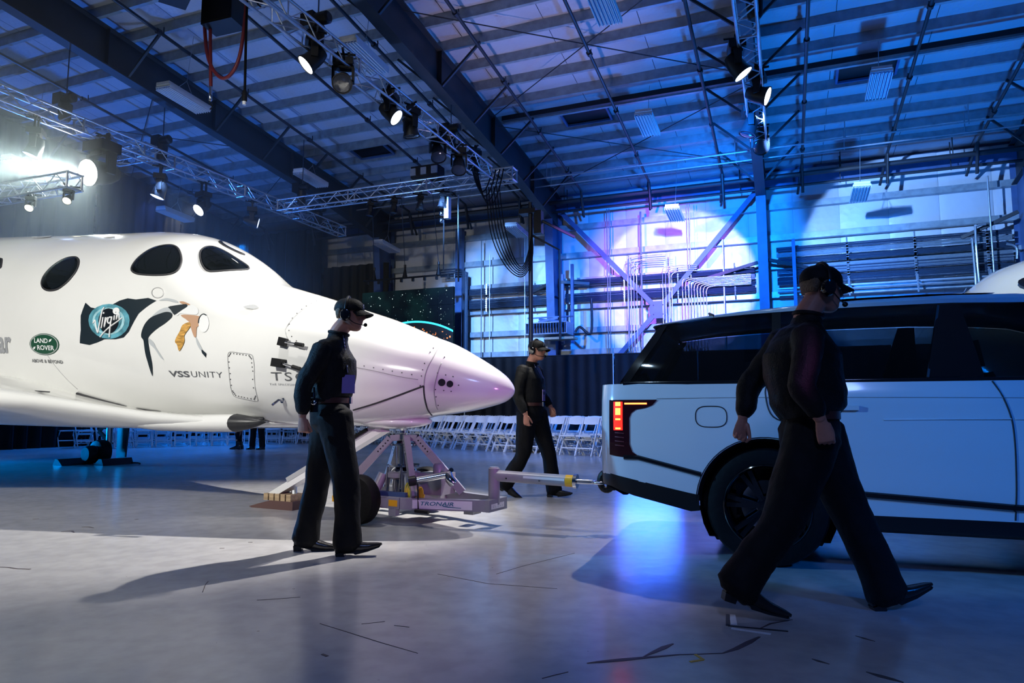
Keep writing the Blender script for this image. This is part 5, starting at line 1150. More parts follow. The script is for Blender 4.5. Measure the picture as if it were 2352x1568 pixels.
# black lower trims
def strip(name, pts, w_, m, sg=-1, off=.004, th=.012):
    mb = MB(); rr = []
    for u, z in pts:
        p = flank(u, z, sg, off); rr.append([p + Vector((0, 0, w_ / 2)), p + Vector((0, sg * th, w_ / 2 - .008)), p + Vector((0, sg * th, -w_ / 2 + .008)), p + Vector((0, 0, -w_ / 2))])
    mb.rings(rr); return part(name, mb, m, car, smooth=50)
for sg in (-1, 1):
    strip('side_moulding', [(.47, .512), (1.0, .483), (1.4, .46), (2.45, .44)], .042, 'black_gloss', sg)
    strip('rear_moulding', [(-.965, .705), (-.86, .705), (-.70, .667), (-.42, .60)], .036, 'black_gloss', sg)
    mb = MB(); rows = []
    for u in (.43, .6, 1, 1.5, 2, 2.45):
        rows.append([flank(u, .375, sg, .002), flank(u, .34, sg, .006), flank(u, .29, sg, -.0), flank(u, .262, sg, -.05), flank(u, .262, sg, -.3)])
    mb.grid(rows); part('sill', mb, 'black', car, smooth=40)
    mb = MB(); rows = []
    for u in (-1.16, -1.12, -1.07, -1.0, -.9, -.7, -.5, -.44):
        t = lerp_tab(LOW, u); b = lerp_tab([(-1.2, .50), (-1.07, .49), (-.94, .44), (-.47, .335), (-.44, .35)], u)
        rows.append([flank(u, t + .004, sg, .002), flank(u, .5 * (t + b), sg, .004), flank(u, b, sg, -.01), flank(u, b, sg, -.3)])
    mb.grid(rows); part('rear_apron', mb, 'black', car, smooth=40)
    # wheel arch lip
    for c in (0, WB):
        mb = MB(); rr = []
        for a in range(-4, 185, 7):
            t = R(a); d = Vector((math.cos(t), 0, math.sin(t))); z = .40 + .455 * math.sin(t)
            q = [Vector((c, 0, .40)) + d * r for r in (.43, .462, .468, .44)]
            yy = [-.06, .006, -.004, -.12]; rr.append([Vector((p.x, sg * (hw(p.x) - side_off(max(p.z, .36)) + y), p.z)) for p, y in zip(q, yy)])
        mb.rings(rr); part('arch_lip', mb, 'black', car, smooth=50)
        mb = MB(); mb.rings([[Vector((c + .44 * math.cos(R(a)), sg * y, .40 + .44 * math.sin(R(a)))) for a in range(-30, 211, 12)] for y in (.93, .62)], cap=False); mb.add([Vector((c + .46 * math.cos(R(a)), sg * .62, .40 + .46 * math.sin(R(a)))) for a in range(-40, 221, 20)], [tuple(range(14))]); part('wheel_well', mb, 'black', car)
mb = MB(); mb.prism([(-1.175, -.72, .575), (-1.17, -.74, .50), (-1.0, -.8, .42), (-1.0, .8, .42), (-1.17, .74, .50), (-1.175, .72, .575)], (.03, 0, 0)); part('rear_apron', mb, 'black', car)
# wheels
def wheel(u, sg):
    y0 = sg * .955; ax = Vector((0, -sg, 0))
    mb = MB(); mb.lathe((u, y0, .395), ax, [(.03, .27), (0.0, .285), (-.004, .33), (.012, .38), (.04, .395), (.2, .395), (.235, .375), (.24, .29)], 48, cap=False); w_ = part('wheel', mb, 'rubber', car, smooth=40)
    mb = MB(); mb.lathe((u, y0, .395), ax, [(-.002, .283), (-.006, .276), (.012, .262), (.05, .255), (.2, .255)], 40, cap=False); mb.lathe((u, y0, .395), ax, [(.19, .25), (.19, .02)], 32); part('rim', mb, 'black_gloss', w_, smooth=40)
    for k in range(7):
        for off in (-.11, .11):
            a = 2 * PI * k / 7 + .3; b = a + off
            mb = MB(); p = Vector((u + .05 * math.cos(a), y0 - sg * .03, .395 + .05 * math.sin(a))); q = Vector((u + .262 * math.cos(b), y0 - sg * .008, .395 + .262 * math.sin(b)))
            mb.bar(p, q, .03, .035, up=(0, 1, 0)); part('spoke', mb, 'black_gloss', w_)
    mb = MB(); mb.lathe((u, y0, .395), ax, [(.05, .07), (.02, .065), (.015, .03)], 16); part('hub_cap', mb, 'black_gloss', w_, smooth=40)
    mb = MB(); mb.lathe((u, y0, .395), ax, [(.12, .17), (.14, .17)], 24); part('brake_disc', mb, 'chrome', w_)
for u in (0, WB):
    for sg in (-1, 1): wheel(u, sg)
# greenhouse: tinted glass with black pillars, white roof
TOP = [(-.76, 1.665), (-.70, 1.69), (-.4, 1.722), (0, 1.745), (.5, 1.757), (1.2, 1.757), (1.7, 1.735), (2.0, 1.70), (2.3, 1.50), (2.7, 1.215)]
def gl(u, t, sg, ins=0.):   # t 0 at the belt, 1 at the roof edge
    z0 = 1.238; z1 = lerp_tab(TOP, u); y0 = hw(u) - .055; y1 = .70; return Vector((u, sg * (y0 + (y1 - y0) * (t ** 1.25) - ins), z0 + (z1 - z0) * t))
def rear_u(t): return -1.0 + .275 * t     # slope of the tail glass
for sg in (-1, 1):
    def glass(name, ua, ub, la=0., lb=0., n=6, m='car_glass', off=0., t0=0.03, t1=.985):
        mb = MB(); rows = []
        for i in range(n + 1):
            row = []
            for j in range(9):
                t = t0 + (t1 - t0) * j / 8; a = ua(t) if callable(ua) else ua + la * t; b = ub(t) if callable(ub) else ub + lb * t
                u = a + (b - a) * i / n
                if u < -.7: z0, z1 = 1.238, lerp_tab(TOP, -.74); y0 = hw(u) - .055; row.append(Vector((u, sg * (y0 + (.70 - y0) * t ** 1.25 + off), z0 + (z1 - z0) * t)))
                else: row.append(gl(u, t, sg, -off))
            rows.append(row)
        mb.grid(rows); return part(name, mb, m, car, smooth=60)
    glass('quarter_glass', lambda t: rear_u(t) + .06, .06, 0, .02); glass('rear_door_glass', .12, .98, .02, .14); glass('front_door_glass', 1.30, lambda t: 2.66 - .62 * t, -.06, 0)
    glass('door_pillar', .06, .12, .02, .02, 2, 'black', .003); glass('door_pillar', .98, 1.30, .14, -.06, 3, 'black_gloss', .003); glass('tail_pillar', lambda t: rear_u(t), lambda t: rear_u(t) + .07, 0, 0, 2, 'black_gloss', .003)
    mb = MB(); mb.tube([gl(u, .0, sg) for u in (-.97, -.5, 0, .5, 1.0, 1.5, 2.0, 2.6)], .016, 6); part('belt_seal', mb, 'black_gloss', car, smooth=60)
    mb = MB(); mb.bar(gl(.99, .03, sg, -.006), gl(1.12, .97, sg, -.006), .014, .01, up=(0, 1, 0)); part('pillar_seam', mb, 'line', car)
mb = MB(); rows = []
for t in [i / 8 for i in range(9)]:
    u = rear_u(t); rows.append([Vector((u - .05 * (1 - abs(s)) , s * (.9 - .2 * t), 1.238 + (1.67 - 1.238) * t)) for s in [k / 6 - 1 for k in range(13)]])
mb.grid(rows); part('tail_glass', mb, 'car_glass', car, smooth=60)
mb = MB(); rows = []
for t in [i / 8 for i in range(9)]:
    u = 2.72 - .72 * t; rows.append([Vector((u + .1 * (1 - s * s), s * (.9 - .2 * t), 1.21 + .5 * t)) for s in [k / 6 - 1 for k in range(13)]])
mb.grid(rows); part('windscreen', mb, 'car_glass', car, smooth=60)
mb = MB(); rows = []
RT = [(-.775, 1.668, .66), (-.76, 1.69, .69), (-.68, 1.713, .70), (-.4, 1.752, .70), (-.1, 1.782, .70), (.3, 1.812, .70), (.7, 1.828, .70), (1.2, 1.832, .70), (1.6, 1.822, .70), (1.9, 1.78, .70), (2.05, 1.735, .69), (2.1, 1.70, .69)]
for u, z, w_ in RT:
    e = lerp_tab(TOP, max(u, -.72)); rows.append([Vector((u, -w_ - .008, e)), Vector((u, -w_ - .012, e + .5 * (z - e) * .7)), Vector((u, -w_ + .03, e + (z - e) * .72)), Vector((u, -w_ + .12, e + (z - e) * .93)), Vector((u, -w_ * .4, z + .008)), Vector((u, 0, z + .012)), Vector((u, w_ * .4, z + .008)), Vector((u, w_ - .12, e + (z - e) * .93)), Vector((u, w_ - .03, e + (z - e) * .72)), Vector((u, w_ + .012, e + .5 * (z - e) * .7)), Vector((u, w_ + .008, e))])
mb.grid(rows); roof_ = part('roof', mb, 'carpaint', car, smooth=50)
mb = MB(); mb.bar((-.32, -.71, 1.735), (-.36, -.6, 1.765), .012, .03, up=(0, -1, .4)); part('roof_joint', mb, 'line', roof_)
mb = MB(); rows = [[Vector((u, s, z)) for s in (-.52, 0, .52)] for u, z in ((.35, 1.832), (.6, 1.846), (1.1, 1.849), (1.5, 1.838))]; mb.grid(rows); part('roof_glass', mb, 'black_gloss', roof_, smooth=60)
mb = MB(); rr = []
for y in [-.68 + 1.36 * i / 12 for i in range(13)]:
    k = 1 - .15 * (abs(y) / .68) ** 4
    rr.append([Vector((-.72, y, 1.70)), Vector((-.8 * k - .0, y, 1.665)), Vector((-.79 * k, y, 1.64)), Vector((-.74, y, 1.615)), Vector((-.69, y, 1.63))])
mb.rings(rr); part('rear_spoiler', mb, 'black_gloss', car, smooth=40)
# tail lamp: dark red housing, lit bar and cores
def on_f(u, z, off): return flank(u, z, -1, off)
def lamp(name, poly, m, off, th=.01, par=None):
    mb = MB(); n = len(poly); bm = bmesh.new(); vs = [bm.verts.new((p[0], p[1], 0)) for p in poly]; bmesh.ops.triangulate(bm, faces=[bm.faces.new(vs)]); refine(bm, .03)
    for v in bm.verts: v.co = on_f(v.co.x, v.co.y, off)
    me = bpy.data.meshes.new(name); bmesh.ops.recalc_face_normals(bm, faces=bm.faces[:]); bm.to_mesh(me); bm.free()
    if me.polygons[0].normal.y > 0: me.flip_normals()
    return link(name, me, m, par or car, smooth=180)
tl = lamp('tail_lamp', [(-1.075, 1.12), (-.715, 1.12), (-.75, 1.082), (-.80, 1.062), (-.87, 1.05), (-.905, 1.025), (-.92, .99), (-.92, .80), (-.90, .745), (-.86, .72), (-.95, .705), (-1.03, .712), (-1.075, .72)], 'red_lens', .006)
lamp('lit_bar', [(-.955, 1.098), (-.79, 1.098), (-.79, 1.087), (-.955, 1.087)], 'red_core', .009, par=tl)
lamp('lit_panel', [(-1.04, 1.105), (-.97, 1.105), (-.97, .90), (-1.04, .90)], 'red_lit', .008, par=tl)
for z0, z1 in ((1.075, 1.105), (1.01, 1.06), (.972, .985), (.905, .918)):
    lamp('lamp_core', [(-1.025, z1), (-.985, z1), (-.985, z0), (-1.025, z0)], 'red_core', .010, par=tl)
for k in range(4): lamp('lens_rib', [(-1.03, .885 - k * .03), (-.96, .88 - k * .03), (-.96, .873 - k * .03), (-1.03, .878 - k * .03)], 'red_hose', .009, par=tl)
# fuel flap, door gaps, creases, handle
def seam(name, pts, r=.005, m='line', sub=6, closed=False):
    q = bez([Vector((p[0], 0, p[1])) for p in (pts + pts[:1] if closed else pts)], sub); mb = MB(); mb.tube([on_f(p.x, p.z, .0) for p in q], r, 6); return part(name, mb, m, car, smooth=60)
ff = [(-.345 + .105 * math.copysign(abs(math.cos(t)) ** .6, math.cos(t)), 1.0 + .072 * math.copysign(abs(math.sin(t)) ** .75, math.sin(t))) for t in [2 * PI * k / 28 for k in range(28)]]
seam('fuel_flap_gap', ff, .004, closed=True, sub=2)
seam('door_gap', [(1.335, 1.225), (1.37, 1.15), (1.405, 1.03), (1.418, .9), (1.413, .62), (1.40, .385)]); seam('door_gap', [(.03, 1.225), (.015, 1.15), (.06, 1.0), (.25, .92), (.42, .75)])
seam('body_crease', [(-.72, 1.128), (0, 1.132), (1.4, 1.122), (2.6, 1.10)], .003, 'hull_grey', 3)
seam('body_crease', [(.72, .984), (1.1, .99), (1.41, .992)], .006, 'carpaint', 3); seam('body_crease', [(1.43, .992), (2.6, .99)], .006, 'carpaint', 3)
for u in (.38, 1.62): mb = MB(); mb.bar(on_f(u, 1.06, .012), on_f(u + .2, 1.06, .012), .02, .03); part('door_handle', mb, 'carpaint', car)
mb = MB(); mb.box((2.15, -1.06, 1.28), (.12, .2, .14)); part('door_mirror', mb, 'black_gloss', car)
# hitch
mb = MB(); mb.bar((-1.1, 0, .42), (-1.24, 0, .42), .07, .06); ring = [Vector((-1.30 + .055 * math.cos(t * PI / 9), 0, .43 + .075 * math.sin(t * PI / 9))) for t in range(2, 17)]; mb.tube(ring, .028, 8); mb.box((-1.25, 0, .43), (.07, .1, .14)); part('tow_hitch', mb, 'black', car)
# seats seen dimly through the glass
def seat(u, y):
    mb = MB(); mb.prism([(u, y - .24, .72), (u + .5, y - .24, .75), (u + .5, y - .24, .62), (u, y - .24, .58)], (0, .48, 0)); mb.prism([(u, y - .23, .7), (u - .22, y - .2, 1.28), (u - .12, y - .2, 1.3), (u + .12, y - .23, .74)], (0, .44, 0)); mb.prism([(u - .24, y - .12, 1.33), (u - .26, y - .12, 1.5), (u - .17, y - .12, 1.52), (u - .14, y - .12, 1.34)], (0, .25, 0)); part('seat', mb, 'black', car)
for u in (.35, 1.55):
    for y in (-.42, .42): seat(u, y)
mb = MB(); mb.box((2.5, 0, 1.05), (.5, 1.5, .25)); part('dashboard', mb, 'black', car)
# ================================================================ nose of a second white aircraft beyond the car
t = thing('second_aircraft', 'white rounded aircraft nose with dark cabin windows showing over the car roof', 'aircraft', (8.25, 10.6, 0), (0, 0, R(196)))
mb = MB()
prof = [(1.35, .02, 2.2), (1.33, .2, 2.2), (1.2, .48, 2.2), (.9, .8, 2.22), (.5, 1.02, 2.25), (0, 1.15, 2.3), (-1, 1.25, 2.3), (-3, 1.25, 2.3), (-6, 1.0, 2.4)]
mb.rings([[Vector((x, r * math.cos(2 * PI * k / 40), zc + .1 + .9 * r * math.sin(2 * PI * k / 40))) for k in range(40)] for x, r, zc in prof]); part('fuselage', mb, 'hull', t, smooth=60)
for (x, z, rx, rz) in ((.78, 2.86, .2, .14), (-.05, 2.95, .34, .24), (-1.3, 2.9, .3, .3)):
    for sg in (-1, 1):
        mb = MB(); q = []
        for k in range(20):
            a = 2 * PI * k / 20; xx = x + rx * math.cos(a); zz = z + rz * math.sin(a)
            rr_ = lerp_tab([(-6, 1.0), (-3, 1.25), (-1, 1.25), (0, 1.15), (.5, 1.02), (.9, .8), (1.2, .48), (1.35, .02)], xx); h = (zz - 2.38) / (.9 * rr_)
            q.append(Vector((xx, sg * (rr_ * math.sqrt(max(0.02, 1 - h * h)) + .01), zz)))
        c = sum(q, Vector()) / 20 + Vector((0, sg * .03, 0)); mb.add(q + [c], [(k, (k + 1) % 20, 20) for k in range(20)]); part('cabin_window', mb, 'black_gloss', t, smooth=60)
mb = MB(); mb.tube([(0, 0, .0), (0, 0, 1.7)], .06, 10); mb.lathe((0, -.08, .25), (0, 1, 0), [(0, .15), (.0, .25), (.16, .25), (.16, .15)], 20); part('nose_gear', mb, 'cart', t, smooth=40)
# ================================================================ people
def ell_rings(pts, ra, rb, n=14, side=Vector((0, 1, 0))):
    out = []; pts = [Vector(p) for p in pts]; m = len(pts)
    for i, p in enumerate(pts):
        t = (pts[min(i + 1, m - 1)] - pts[max(i - 1, 0)]).normalized(); f = t.cross(side).normalized(); s_ = f.cross(t)
        out.append([p + s_ * math.cos(2 * PI * k / n) * ra[i] + f * math.sin(2 * PI * k / n) * rb[i] for k in range(n)])
    return out
def limb(mb, pts, ra, rb=None, n=14, sub=4):
    rb = rb or ra; q = bez(pts, sub); k = len(pts) - 1
    A = []; B = []
    for i in range(len(q)):
        t = i / (len(q) - 1) * k; j = min(int(t), k - 1); f = t - j; A.append(ra[j] * (1 - f) + ra[j + 1] * f); B.append(rb[j] * (1 - f) + rb[j + 1] * f)
    q0 = q[0] + (q[0] - q[1]).normalized() * A[0] * .5; q1 = q[-1] + (q[-1] - q[-2]).normalized() * A[-1] * .5
    mb.rings(ell_rings([q0] + q + [q1], [A[0] * .6] + A + [A[-1] * .6], [B[0] * .6] + B + [B[-1] * .6], n))
def zloft(mb, lv, n=28):   # lv: (z, cx, cy, half depth, half width)
    mb.rings([[Vector((cx + d * math.cos(2 * PI * k / n), cy + w_ * math.sin(2 * PI * k / n), z)) for k in range(n)] for z, cx, cy, d, w_ in lv])
def fuse(mb, voxel, smooth=3, wr=0., ws=(9, 9, 5), name='m', seed=0):
    me = mb.mesh('tmp'); o = bpy.data.objects.new('tmp', me); COL.objects.link(o)
    md = o.modifiers.new('r', 'REMESH'); md.mode = 'VOXEL'; md.voxel_size = voxel
    if smooth: sm = o.modifiers.new('s', 'SMOOTH'); sm.iterations = smooth; sm.factor = .5
    dg = bpy.context.evaluated_depsgraph_get(); dg.update(); out = bpy.data.meshes.new_from_object(o.evaluated_get(dg)); bpy.data.objects.remove(o); bpy.data.meshes.remove(me)
    if wr:
        ns = [v.normal.copy() for v in out.vertices]
        for v, n in zip(out.vertices, ns):
            p = v.co; q = Vector((p.x * ws[0] + seed, p.y * ws[1] + p.z * 2.0, p.z * ws[2] + p.x * 4))
            h = noise.noise(q) + .5 * abs(noise.noise(q * 2.3)) - .2
            v.co = p + n * h * wr
    out.name = name; return out
def hand_mesh(curl=(30, 45, 35), spread=.0, thumb=25, s=1.0, voxel=.0036):
    mb = MB()
    zr = lambda x, w_, t, z=0: [Vector((x, w_ * math.cos(2 * PI * k / 12), z + t * math.sin(2 * PI * k / 12))) for k in range(12)]
    mb.rings([zr(-.05, .026, .021), zr(0, .028, .02), zr(.03, .036, .018), (zr(.07, .042, .017)), zr(.093, .041, .014), zr(.1, .034, .009)])
    for i, (y, l) in enumerate(((.031, .072), (.0105, .081), (-.0105, .075), (-.0305, .058))):
        p = Vector((.084, y, 0)); a = 0; pts = [p]
        segs = (.45, .32, .23); c = 1 + .12 * i
        for sg_, cu in zip(segs, curl):
            a += R(cu) * c; p = p + Vector((math.cos(a), (y * spread), math.sin(a))) * l * sg_; pts.append(p)
        limb(mb, pts, [.0098, .0092, .0084, .0072], n=8, sub=3)
    t0 = Vector((.018, .026, .006)); d = Vector((math.cos(R(thumb)), math.sin(R(thumb)) * 1.0, .5)).normalized(); t1 = t0 + d * .042; t2 = t1 + Vector((d.x, d.y * .4, d.z + .15)).normalized() * .03; t3 = t2 + Vector((d.x, 0, d.z + .3)).normalized() * .024
    limb(mb, [t0, t1, t2, t3], [.015, .0125, .0105, .0085], n=8, sub=3)
    for i, v in enumerate(mb.v): mb.v[i] = v * s
    return fuse(mb, voxel, 2)
def head_mb(mb, c, tilt=0., turn=0.):
    lv = [(.0, .075, .028, .03), (.012, .093, .008, .042), (.03, .1015, -.02, .053), (.05, .1015, -.045, .06), (.066, .107, -.06, .0635), (.084, .105, -.074, .067), (.108, .099, -.088, .071), (.132, .0945, -.095, .0735), (.15, .104, -.098, .0755), (.175, .103, -.1, .077), (.2, .09, -.094, .0725), (.22, .062, -.072, .057), (.234, .02, -.034, .025)]
    rot = Matrix.Rotation(turn, 3, 'Z') @ Matrix.Rotation(tilt, 3, 'Y'); C_ = Vector(c)
    T = lambda p: C_ + rot @ (Vector(p) - Vector((0, 0, .117)))
    n = 24; rg = []
    for z, f, b, w_ in lv:
        cx = (f + b) / 2; d = (f - b) / 2; rg.append([T((cx + d * math.copysign(abs(math.cos(2 * PI * k / n)) ** .9, math.cos(2 * PI * k / n)), w_ * math.copysign(abs(math.sin(2 * PI * k / n)) ** .9, math.sin(2 * PI * k / n)), z)) for k in range(n)])
    mb.rings(rg)
    def ad(vs, fs): mb.add([T(p) for p in vs], fs)
    ad([(.09, -.012, .146), (.09, .012, .146), (.128, -.011, .1), (.128, .011, .1), (.136, 0, .103), (.108, 0, .15), (.1, -.019, .088), (.1, .019, .088), (.122, 0, .088)],
       [(0, 2, 4, 5), (5, 4, 3, 1), (2, 6, 8, 4), (3, 4, 8, 7), (0, 6, 2), (1, 3, 7), (0, 1, 7, 6), (6, 7, 8), (0, 5, 1)])
    for s in (-1, 1):
        mb.rings([[T((-.004 + r * .03 * math.cos(2 * PI * k / 10), s * (.074 + o_), .118 + r * .036 * math.sin(2 * PI * k / 10))) for k in range(10)] for o_, r in ((-.012, .6), (.006, 1), (.014, .7))])
    for z, x in ((.062, .106), (.074, .107)):   # lips
        mb.rings([[T((x + .005 * math.cos(2 * PI * k / 8) - .012 * (u * u), .024 * u, z + .005 * math.sin(2 * PI * k / 8))) for k in range(8)] for u in (-1, -.5, 0, .5, 1)])
    return T
def foot_mb(mb, ankle, pitch, yaw=0., L_=1.0, toe=.235):
    rot = Matrix.Rotation(yaw, 3, 'Z') @ Matrix.Rotation(-pitch, 3, 'Y'); A = Vector(ankle)
    T = lambda p: A + rot @ (Vector(p) - Vector((-.06, 0, 0)) * 0)
    rg = []
    for x, w_, zb, zt in ((-.078, .024, .03, .075), (-.07, .034, .028, .115), (-.03, .04, .026, .135), (.02, .041, .022, .125), (.06, .042, .012, .10), (.11, .044, .006, .076), (.16, .04, .006, .058), (toe - .03, .026, .01, .042), (toe, .009, .016, .032)):
        rg.append([T((x * L_, w_ * math.copysign(abs(math.cos(2 * PI * k / 14)) ** .8, math.cos(2 * PI * k / 14)), (zb + zt) / 2 + (zt - zb) / 2 * math.copysign(abs(math.sin(2 * PI * k / 14)) ** .8, math.sin(2 * PI * k / 14)))) for k in range(14)])
    mb.rings(rg)
    mb.prism([T((-.076, -.03, 0)), T((-.02, -.032, 0)), T((-.015, -.034, .04)), T((-.08, -.032, .04))], rot @ Vector((0, .062, 0)))
    mb.prism([T((x, -y, z)) for x, y, z in ((-.03, .034, .03), (.05, .036, .012), (.06, .036, .0), (.15, .036, 0.0), (toe - .02, .02, .006), (toe - .01, .02, .014), (.05, .036, .024))], rot @ Vector((0, .066, 0)))
def person(loc, yaw, J, label, S=1.0, fine=True, extras=()):
    p = thing('person', label, 'person', loc, (0, 0, yaw)); V = Vector; vx = .0065 if fine else .016
    hd = V(J['head']); nk = V(J['neck']); hp = V(J['hip']); ch = V(J['chest'])
    # body
    mb = MB(); T = head_mb(mb, hd, J.get('tilt', 0), J.get('turn', 0))
    limb(mb, [nk + V((-.01, 0, -.06)), nk + V((0, 0, .02)), hd + V((-.025, 0, -.06))], [.074, .066, .062])
    w0 = hp.lerp(ch, .45)
    limb(mb, [hp + V((0, 0, -.05)), w0, ch, nk + V((-.01, 0, -.06))], [.15, .13, .17, .09], [.1, .09, .11, .07], 16)
    for sd in ('R', 'L'):
        s, e, w_ = [V(q) for q in J['arm' + sd]]; limb(mb, [s, e, w_], [.05, .042, .028], n=12)
        h, k, a = [V(q) for q in J['leg' + sd][:3]]; limb(mb, [h, k, a + V((0, 0, .06))], [.08, .055, .035], n=12)
    me = fuse(mb, vx, 3, name='body')
    bm = bmesh.new(); bm.from_mesh(me)
    for sd in ('R', 'L'):
        s, e, w_ = [V(q) for q in J['arm' + sd]]; d = V(J['hand' + sd][0]).normalized(); sg = -1 if sd == 'R' else 1
        fw = V(J['hand' + sd][1]); y = (fw - d * fw.dot(d)).normalized(); z = d.cross(y)
        if z.dot(V((0, -sg, 0))) < 0: flip = -1
        else: flip = 1
        hm = hand_mesh(*J['hand' + sd][2], voxel=.0036 if fine else .007); nv = len(bm.verts)
        hb = bmesh.new(); hb.from_mesh(hm)
        for v in hb.verts:
            c = v.co; v.co = w_ + d * (c.x + .012) + y * c.y + z * c.z * flip
        if flip < 0: bmesh.ops.reverse_faces(hb, faces=hb.faces[:])
        hb.to_mesh(hm); hb.free(); bm.from_mesh(hm); bpy.data.meshes.remove(hm)
    bm.to_mesh(me); bm.free(); link('body', me, 'skin', p, smooth=180)
    for s in (-1, 1):
        mb = MB(); mb.sphere(T((.086, .03 * s, .134)), .0115, 10, 8); ey = part('eye', mb, 'white_ink', p, smooth=180)
        mb = MB(); mb.sphere(T((.0925, .03 * s, .134)), .006, 8, 6); part('iris', mb, 'black', ey, smooth=180)
        mb = MB(); mb.tube([T((.098, s * .016, .147)), T((.1, s * .032, .151)), T((.088, s * .05, .147))], .0035, 6); part('eyebrow', mb, 'hair', p, smooth=180)
    # hair
    mb = MB(); rg = []
    for z, f, b, w_ in ((.09, -.03, -.088, .066), (.12, -.02, -.098, .0755), (.15, -.01, -.103, .079), (.18, .06, -.105, .081), (.205, .082, -.098, .077), (.228, .055, -.07, .058), (.241, .01, -.03, .02)):
        cx = (f + b) / 2; d = (f - b) / 2; rg.append([T((cx + d * math.cos(2 * PI * k / 24), w_ * math.sin(2 * PI * k / 24), z)) for k in range(24)])
    mb.rings(rg); part('hair', mb, 'hair', p, smooth=180)
    # trousers
    mb = MB(); wz = J['waist']
    tl_ = J.get('tw', 1.0)
    zloft(mb, [(wz + .015, hp.x + .0, 0, .118, .165), (wz - .05, hp.x, 0, .135, .175), (hp.z + .02, hp.x - .01, 0, .148, .185), (hp.z - .08, hp.x - .01, 0, .142, .18), (hp.z - .14, hp.x - .005, 0, .09, .13)])
    for sd in ('R', 'L'):
        h, k, a = [V(q) for q in J['leg' + sd][:3]]
        k2 = k + (h - k) * .35; hem = a + V((0, 0, .075)); m_ = k.lerp(hem, .55)
        limb(mb, [h + V((0, 0, .03)), h.lerp(k, .45), k, m_, hem], [.115 * tl_, .1 * tl_, .08 * tl_, .075 * tl_, .078 * tl_], [.12 * tl_, .108 * tl_, .086 * tl_, .084 * tl_, .094 * tl_], 16)
    link('trousers', fuse(mb, .011 if fine else .02, 2, .011, (7, 7, 5), 'trousers', loc[0]), 'trouser', p, smooth=180)
    # shirt
    mb = MB(); d = ch - hp
    def tor(t, dx, dep, wid):
        c = hp + d * t; return (c.z, c.x + dx, 0, dep, wid)
    sw = J.get('sw', 1.0)
    zloft(mb, [(wz - .04, hp.x - .02, 0, .12, .175), (wz - .015, hp.x - .02, 0, .138, .19), (wz + .04, hp.x - .012, 0, .142 * sw, .195), (wz + .12, hp.x * .6 + ch.x * .4, 0, .15 * sw, .195), (ch.z - .12, ch.x + .005, 0, .152 * sw, .205), (ch.z, ch.x, 0, .15 * sw, .212), (ch.z + .08, ch.x - .01, 0, .132, .21), (ch.z + .14, ch.x * .6 + nk.x * .4 - .01, 0, .10, .165), (nk.z - .03, nk.x - .005, 0, .078, .10), (nk.z + .025, nk.x, 0, .068, .07)])
    for sd in ('R', 'L'):
        s, e, w_ = [V(q) for q in J['arm' + sd]]
        limb(mb, [s + V((0, 0.03 if sd == 'R' else -.03, .02)), s.lerp(e, .35), e, e.lerp(w_, .6), w_ + (e - w_).normalized() * .03], [.083, .076, .066, .058, .045], n=14)
    link('shirt', fuse(mb, .0095 if fine else .018, 2, .0105, (8, 8, 6), 'shirt', loc[0] + 3), 'cloth', p, smooth=180)
    if fine:
        mb = MB(); q = []
        for k in range(17):
            a = 2 * PI * k / 16 + .0; q.append(nk + V((.071 * math.cos(a) + .006, .069 * math.sin(a), .004 + .026 * (1 - math.cos(a)) / 2)))
        mb.tube(q[:-1], .013, 8, closed=True); part('collar', mb, 'cloth', p, smooth=180)
    # boots
    for sd in ('R', 'L'):
        a, pt = V(J['leg' + sd][2]), J['leg' + sd][3]
        mb = MB(); foot_mb(mb, a, R(pt), R(J['leg' + sd][4]) if len(J['leg' + sd]) > 4 else 0, toe=J.get('toe', .235)); kd = (V(J['leg' + sd][1]) - a).normalized(); limb(mb, [a + V((-.02, 0, .06)), a + V((-.015, 0, .06)) + kd * .13], [.043, .046], n=12); part('boot', mb, 'leather', p, smooth=45)
    if 'belt' in extras:
        mb = MB(); q = [V((hp.x + .133 * math.cos(2 * PI * k / 28), .182 * math.sin(2 * PI * k / 28), wz - .008)) for k in range(28)]
        mb.rings([[c + V((c.x - hp.x, c.y, 0)).normalized() * o_ + V((0, 0, z)) for o_, z in ((-.01, -.02), (.006, -.02), (.006, .02), (-.01, .02))] for c in q], closed=True); bl = part('belt', mb, 'belt', p, smooth=30)
        mb = MB(); mb.box((hp.x + .142, 0, wz - .008), (.012, .06, .05)); part('buckle', mb, 'chrome', bl)
    if 'cap' in extras:
        mb = MB(); n = 24; rg = []
        for z, k_ in ((.148, 1.0), (.165, 1.02), (.19, .98), (.215, .86), (.235, .64), (.246, .36), (.25, .06)):
            rg.append([T((.0 + .113 * k_ * math.cos(2 * PI * k / n), .09 * k_ * math.sin(2 * PI * k / n), z)) for k in range(n)])
        mb.rings(rg); cp = part('cap', mb, 'cloth', p, smooth=180)
        mb = MB(); rows = []
        for r in (0, .35, .7, 1):
            rows.append([T((.085 * math.cos(R(a)) + .02 + r * .082 * math.cos(R(a)) ** .6, (.085 + .006 * r) * math.sin(R(a)), .158 - .028 * r - .022 * math.sin(R(a)) ** 2 * (1 + .3 * r))) for a in range(-75, 76, 10)])
        mb.grid(rows); mb.grid([[q + V((0, 0, .006)) for q in r] for r in rows]); part('brim', mb, 'cloth', cp, smooth=180)
        mb = MB(); mb.bar(T((.1, -.02, .195)), T((.1, .02, .2)), .012, .02); mb.bar(T((.104, -.025, .182)), T((.106, .012, .184)), .01, .01); part('cap_emblem', mb, 'txt_light', cp)
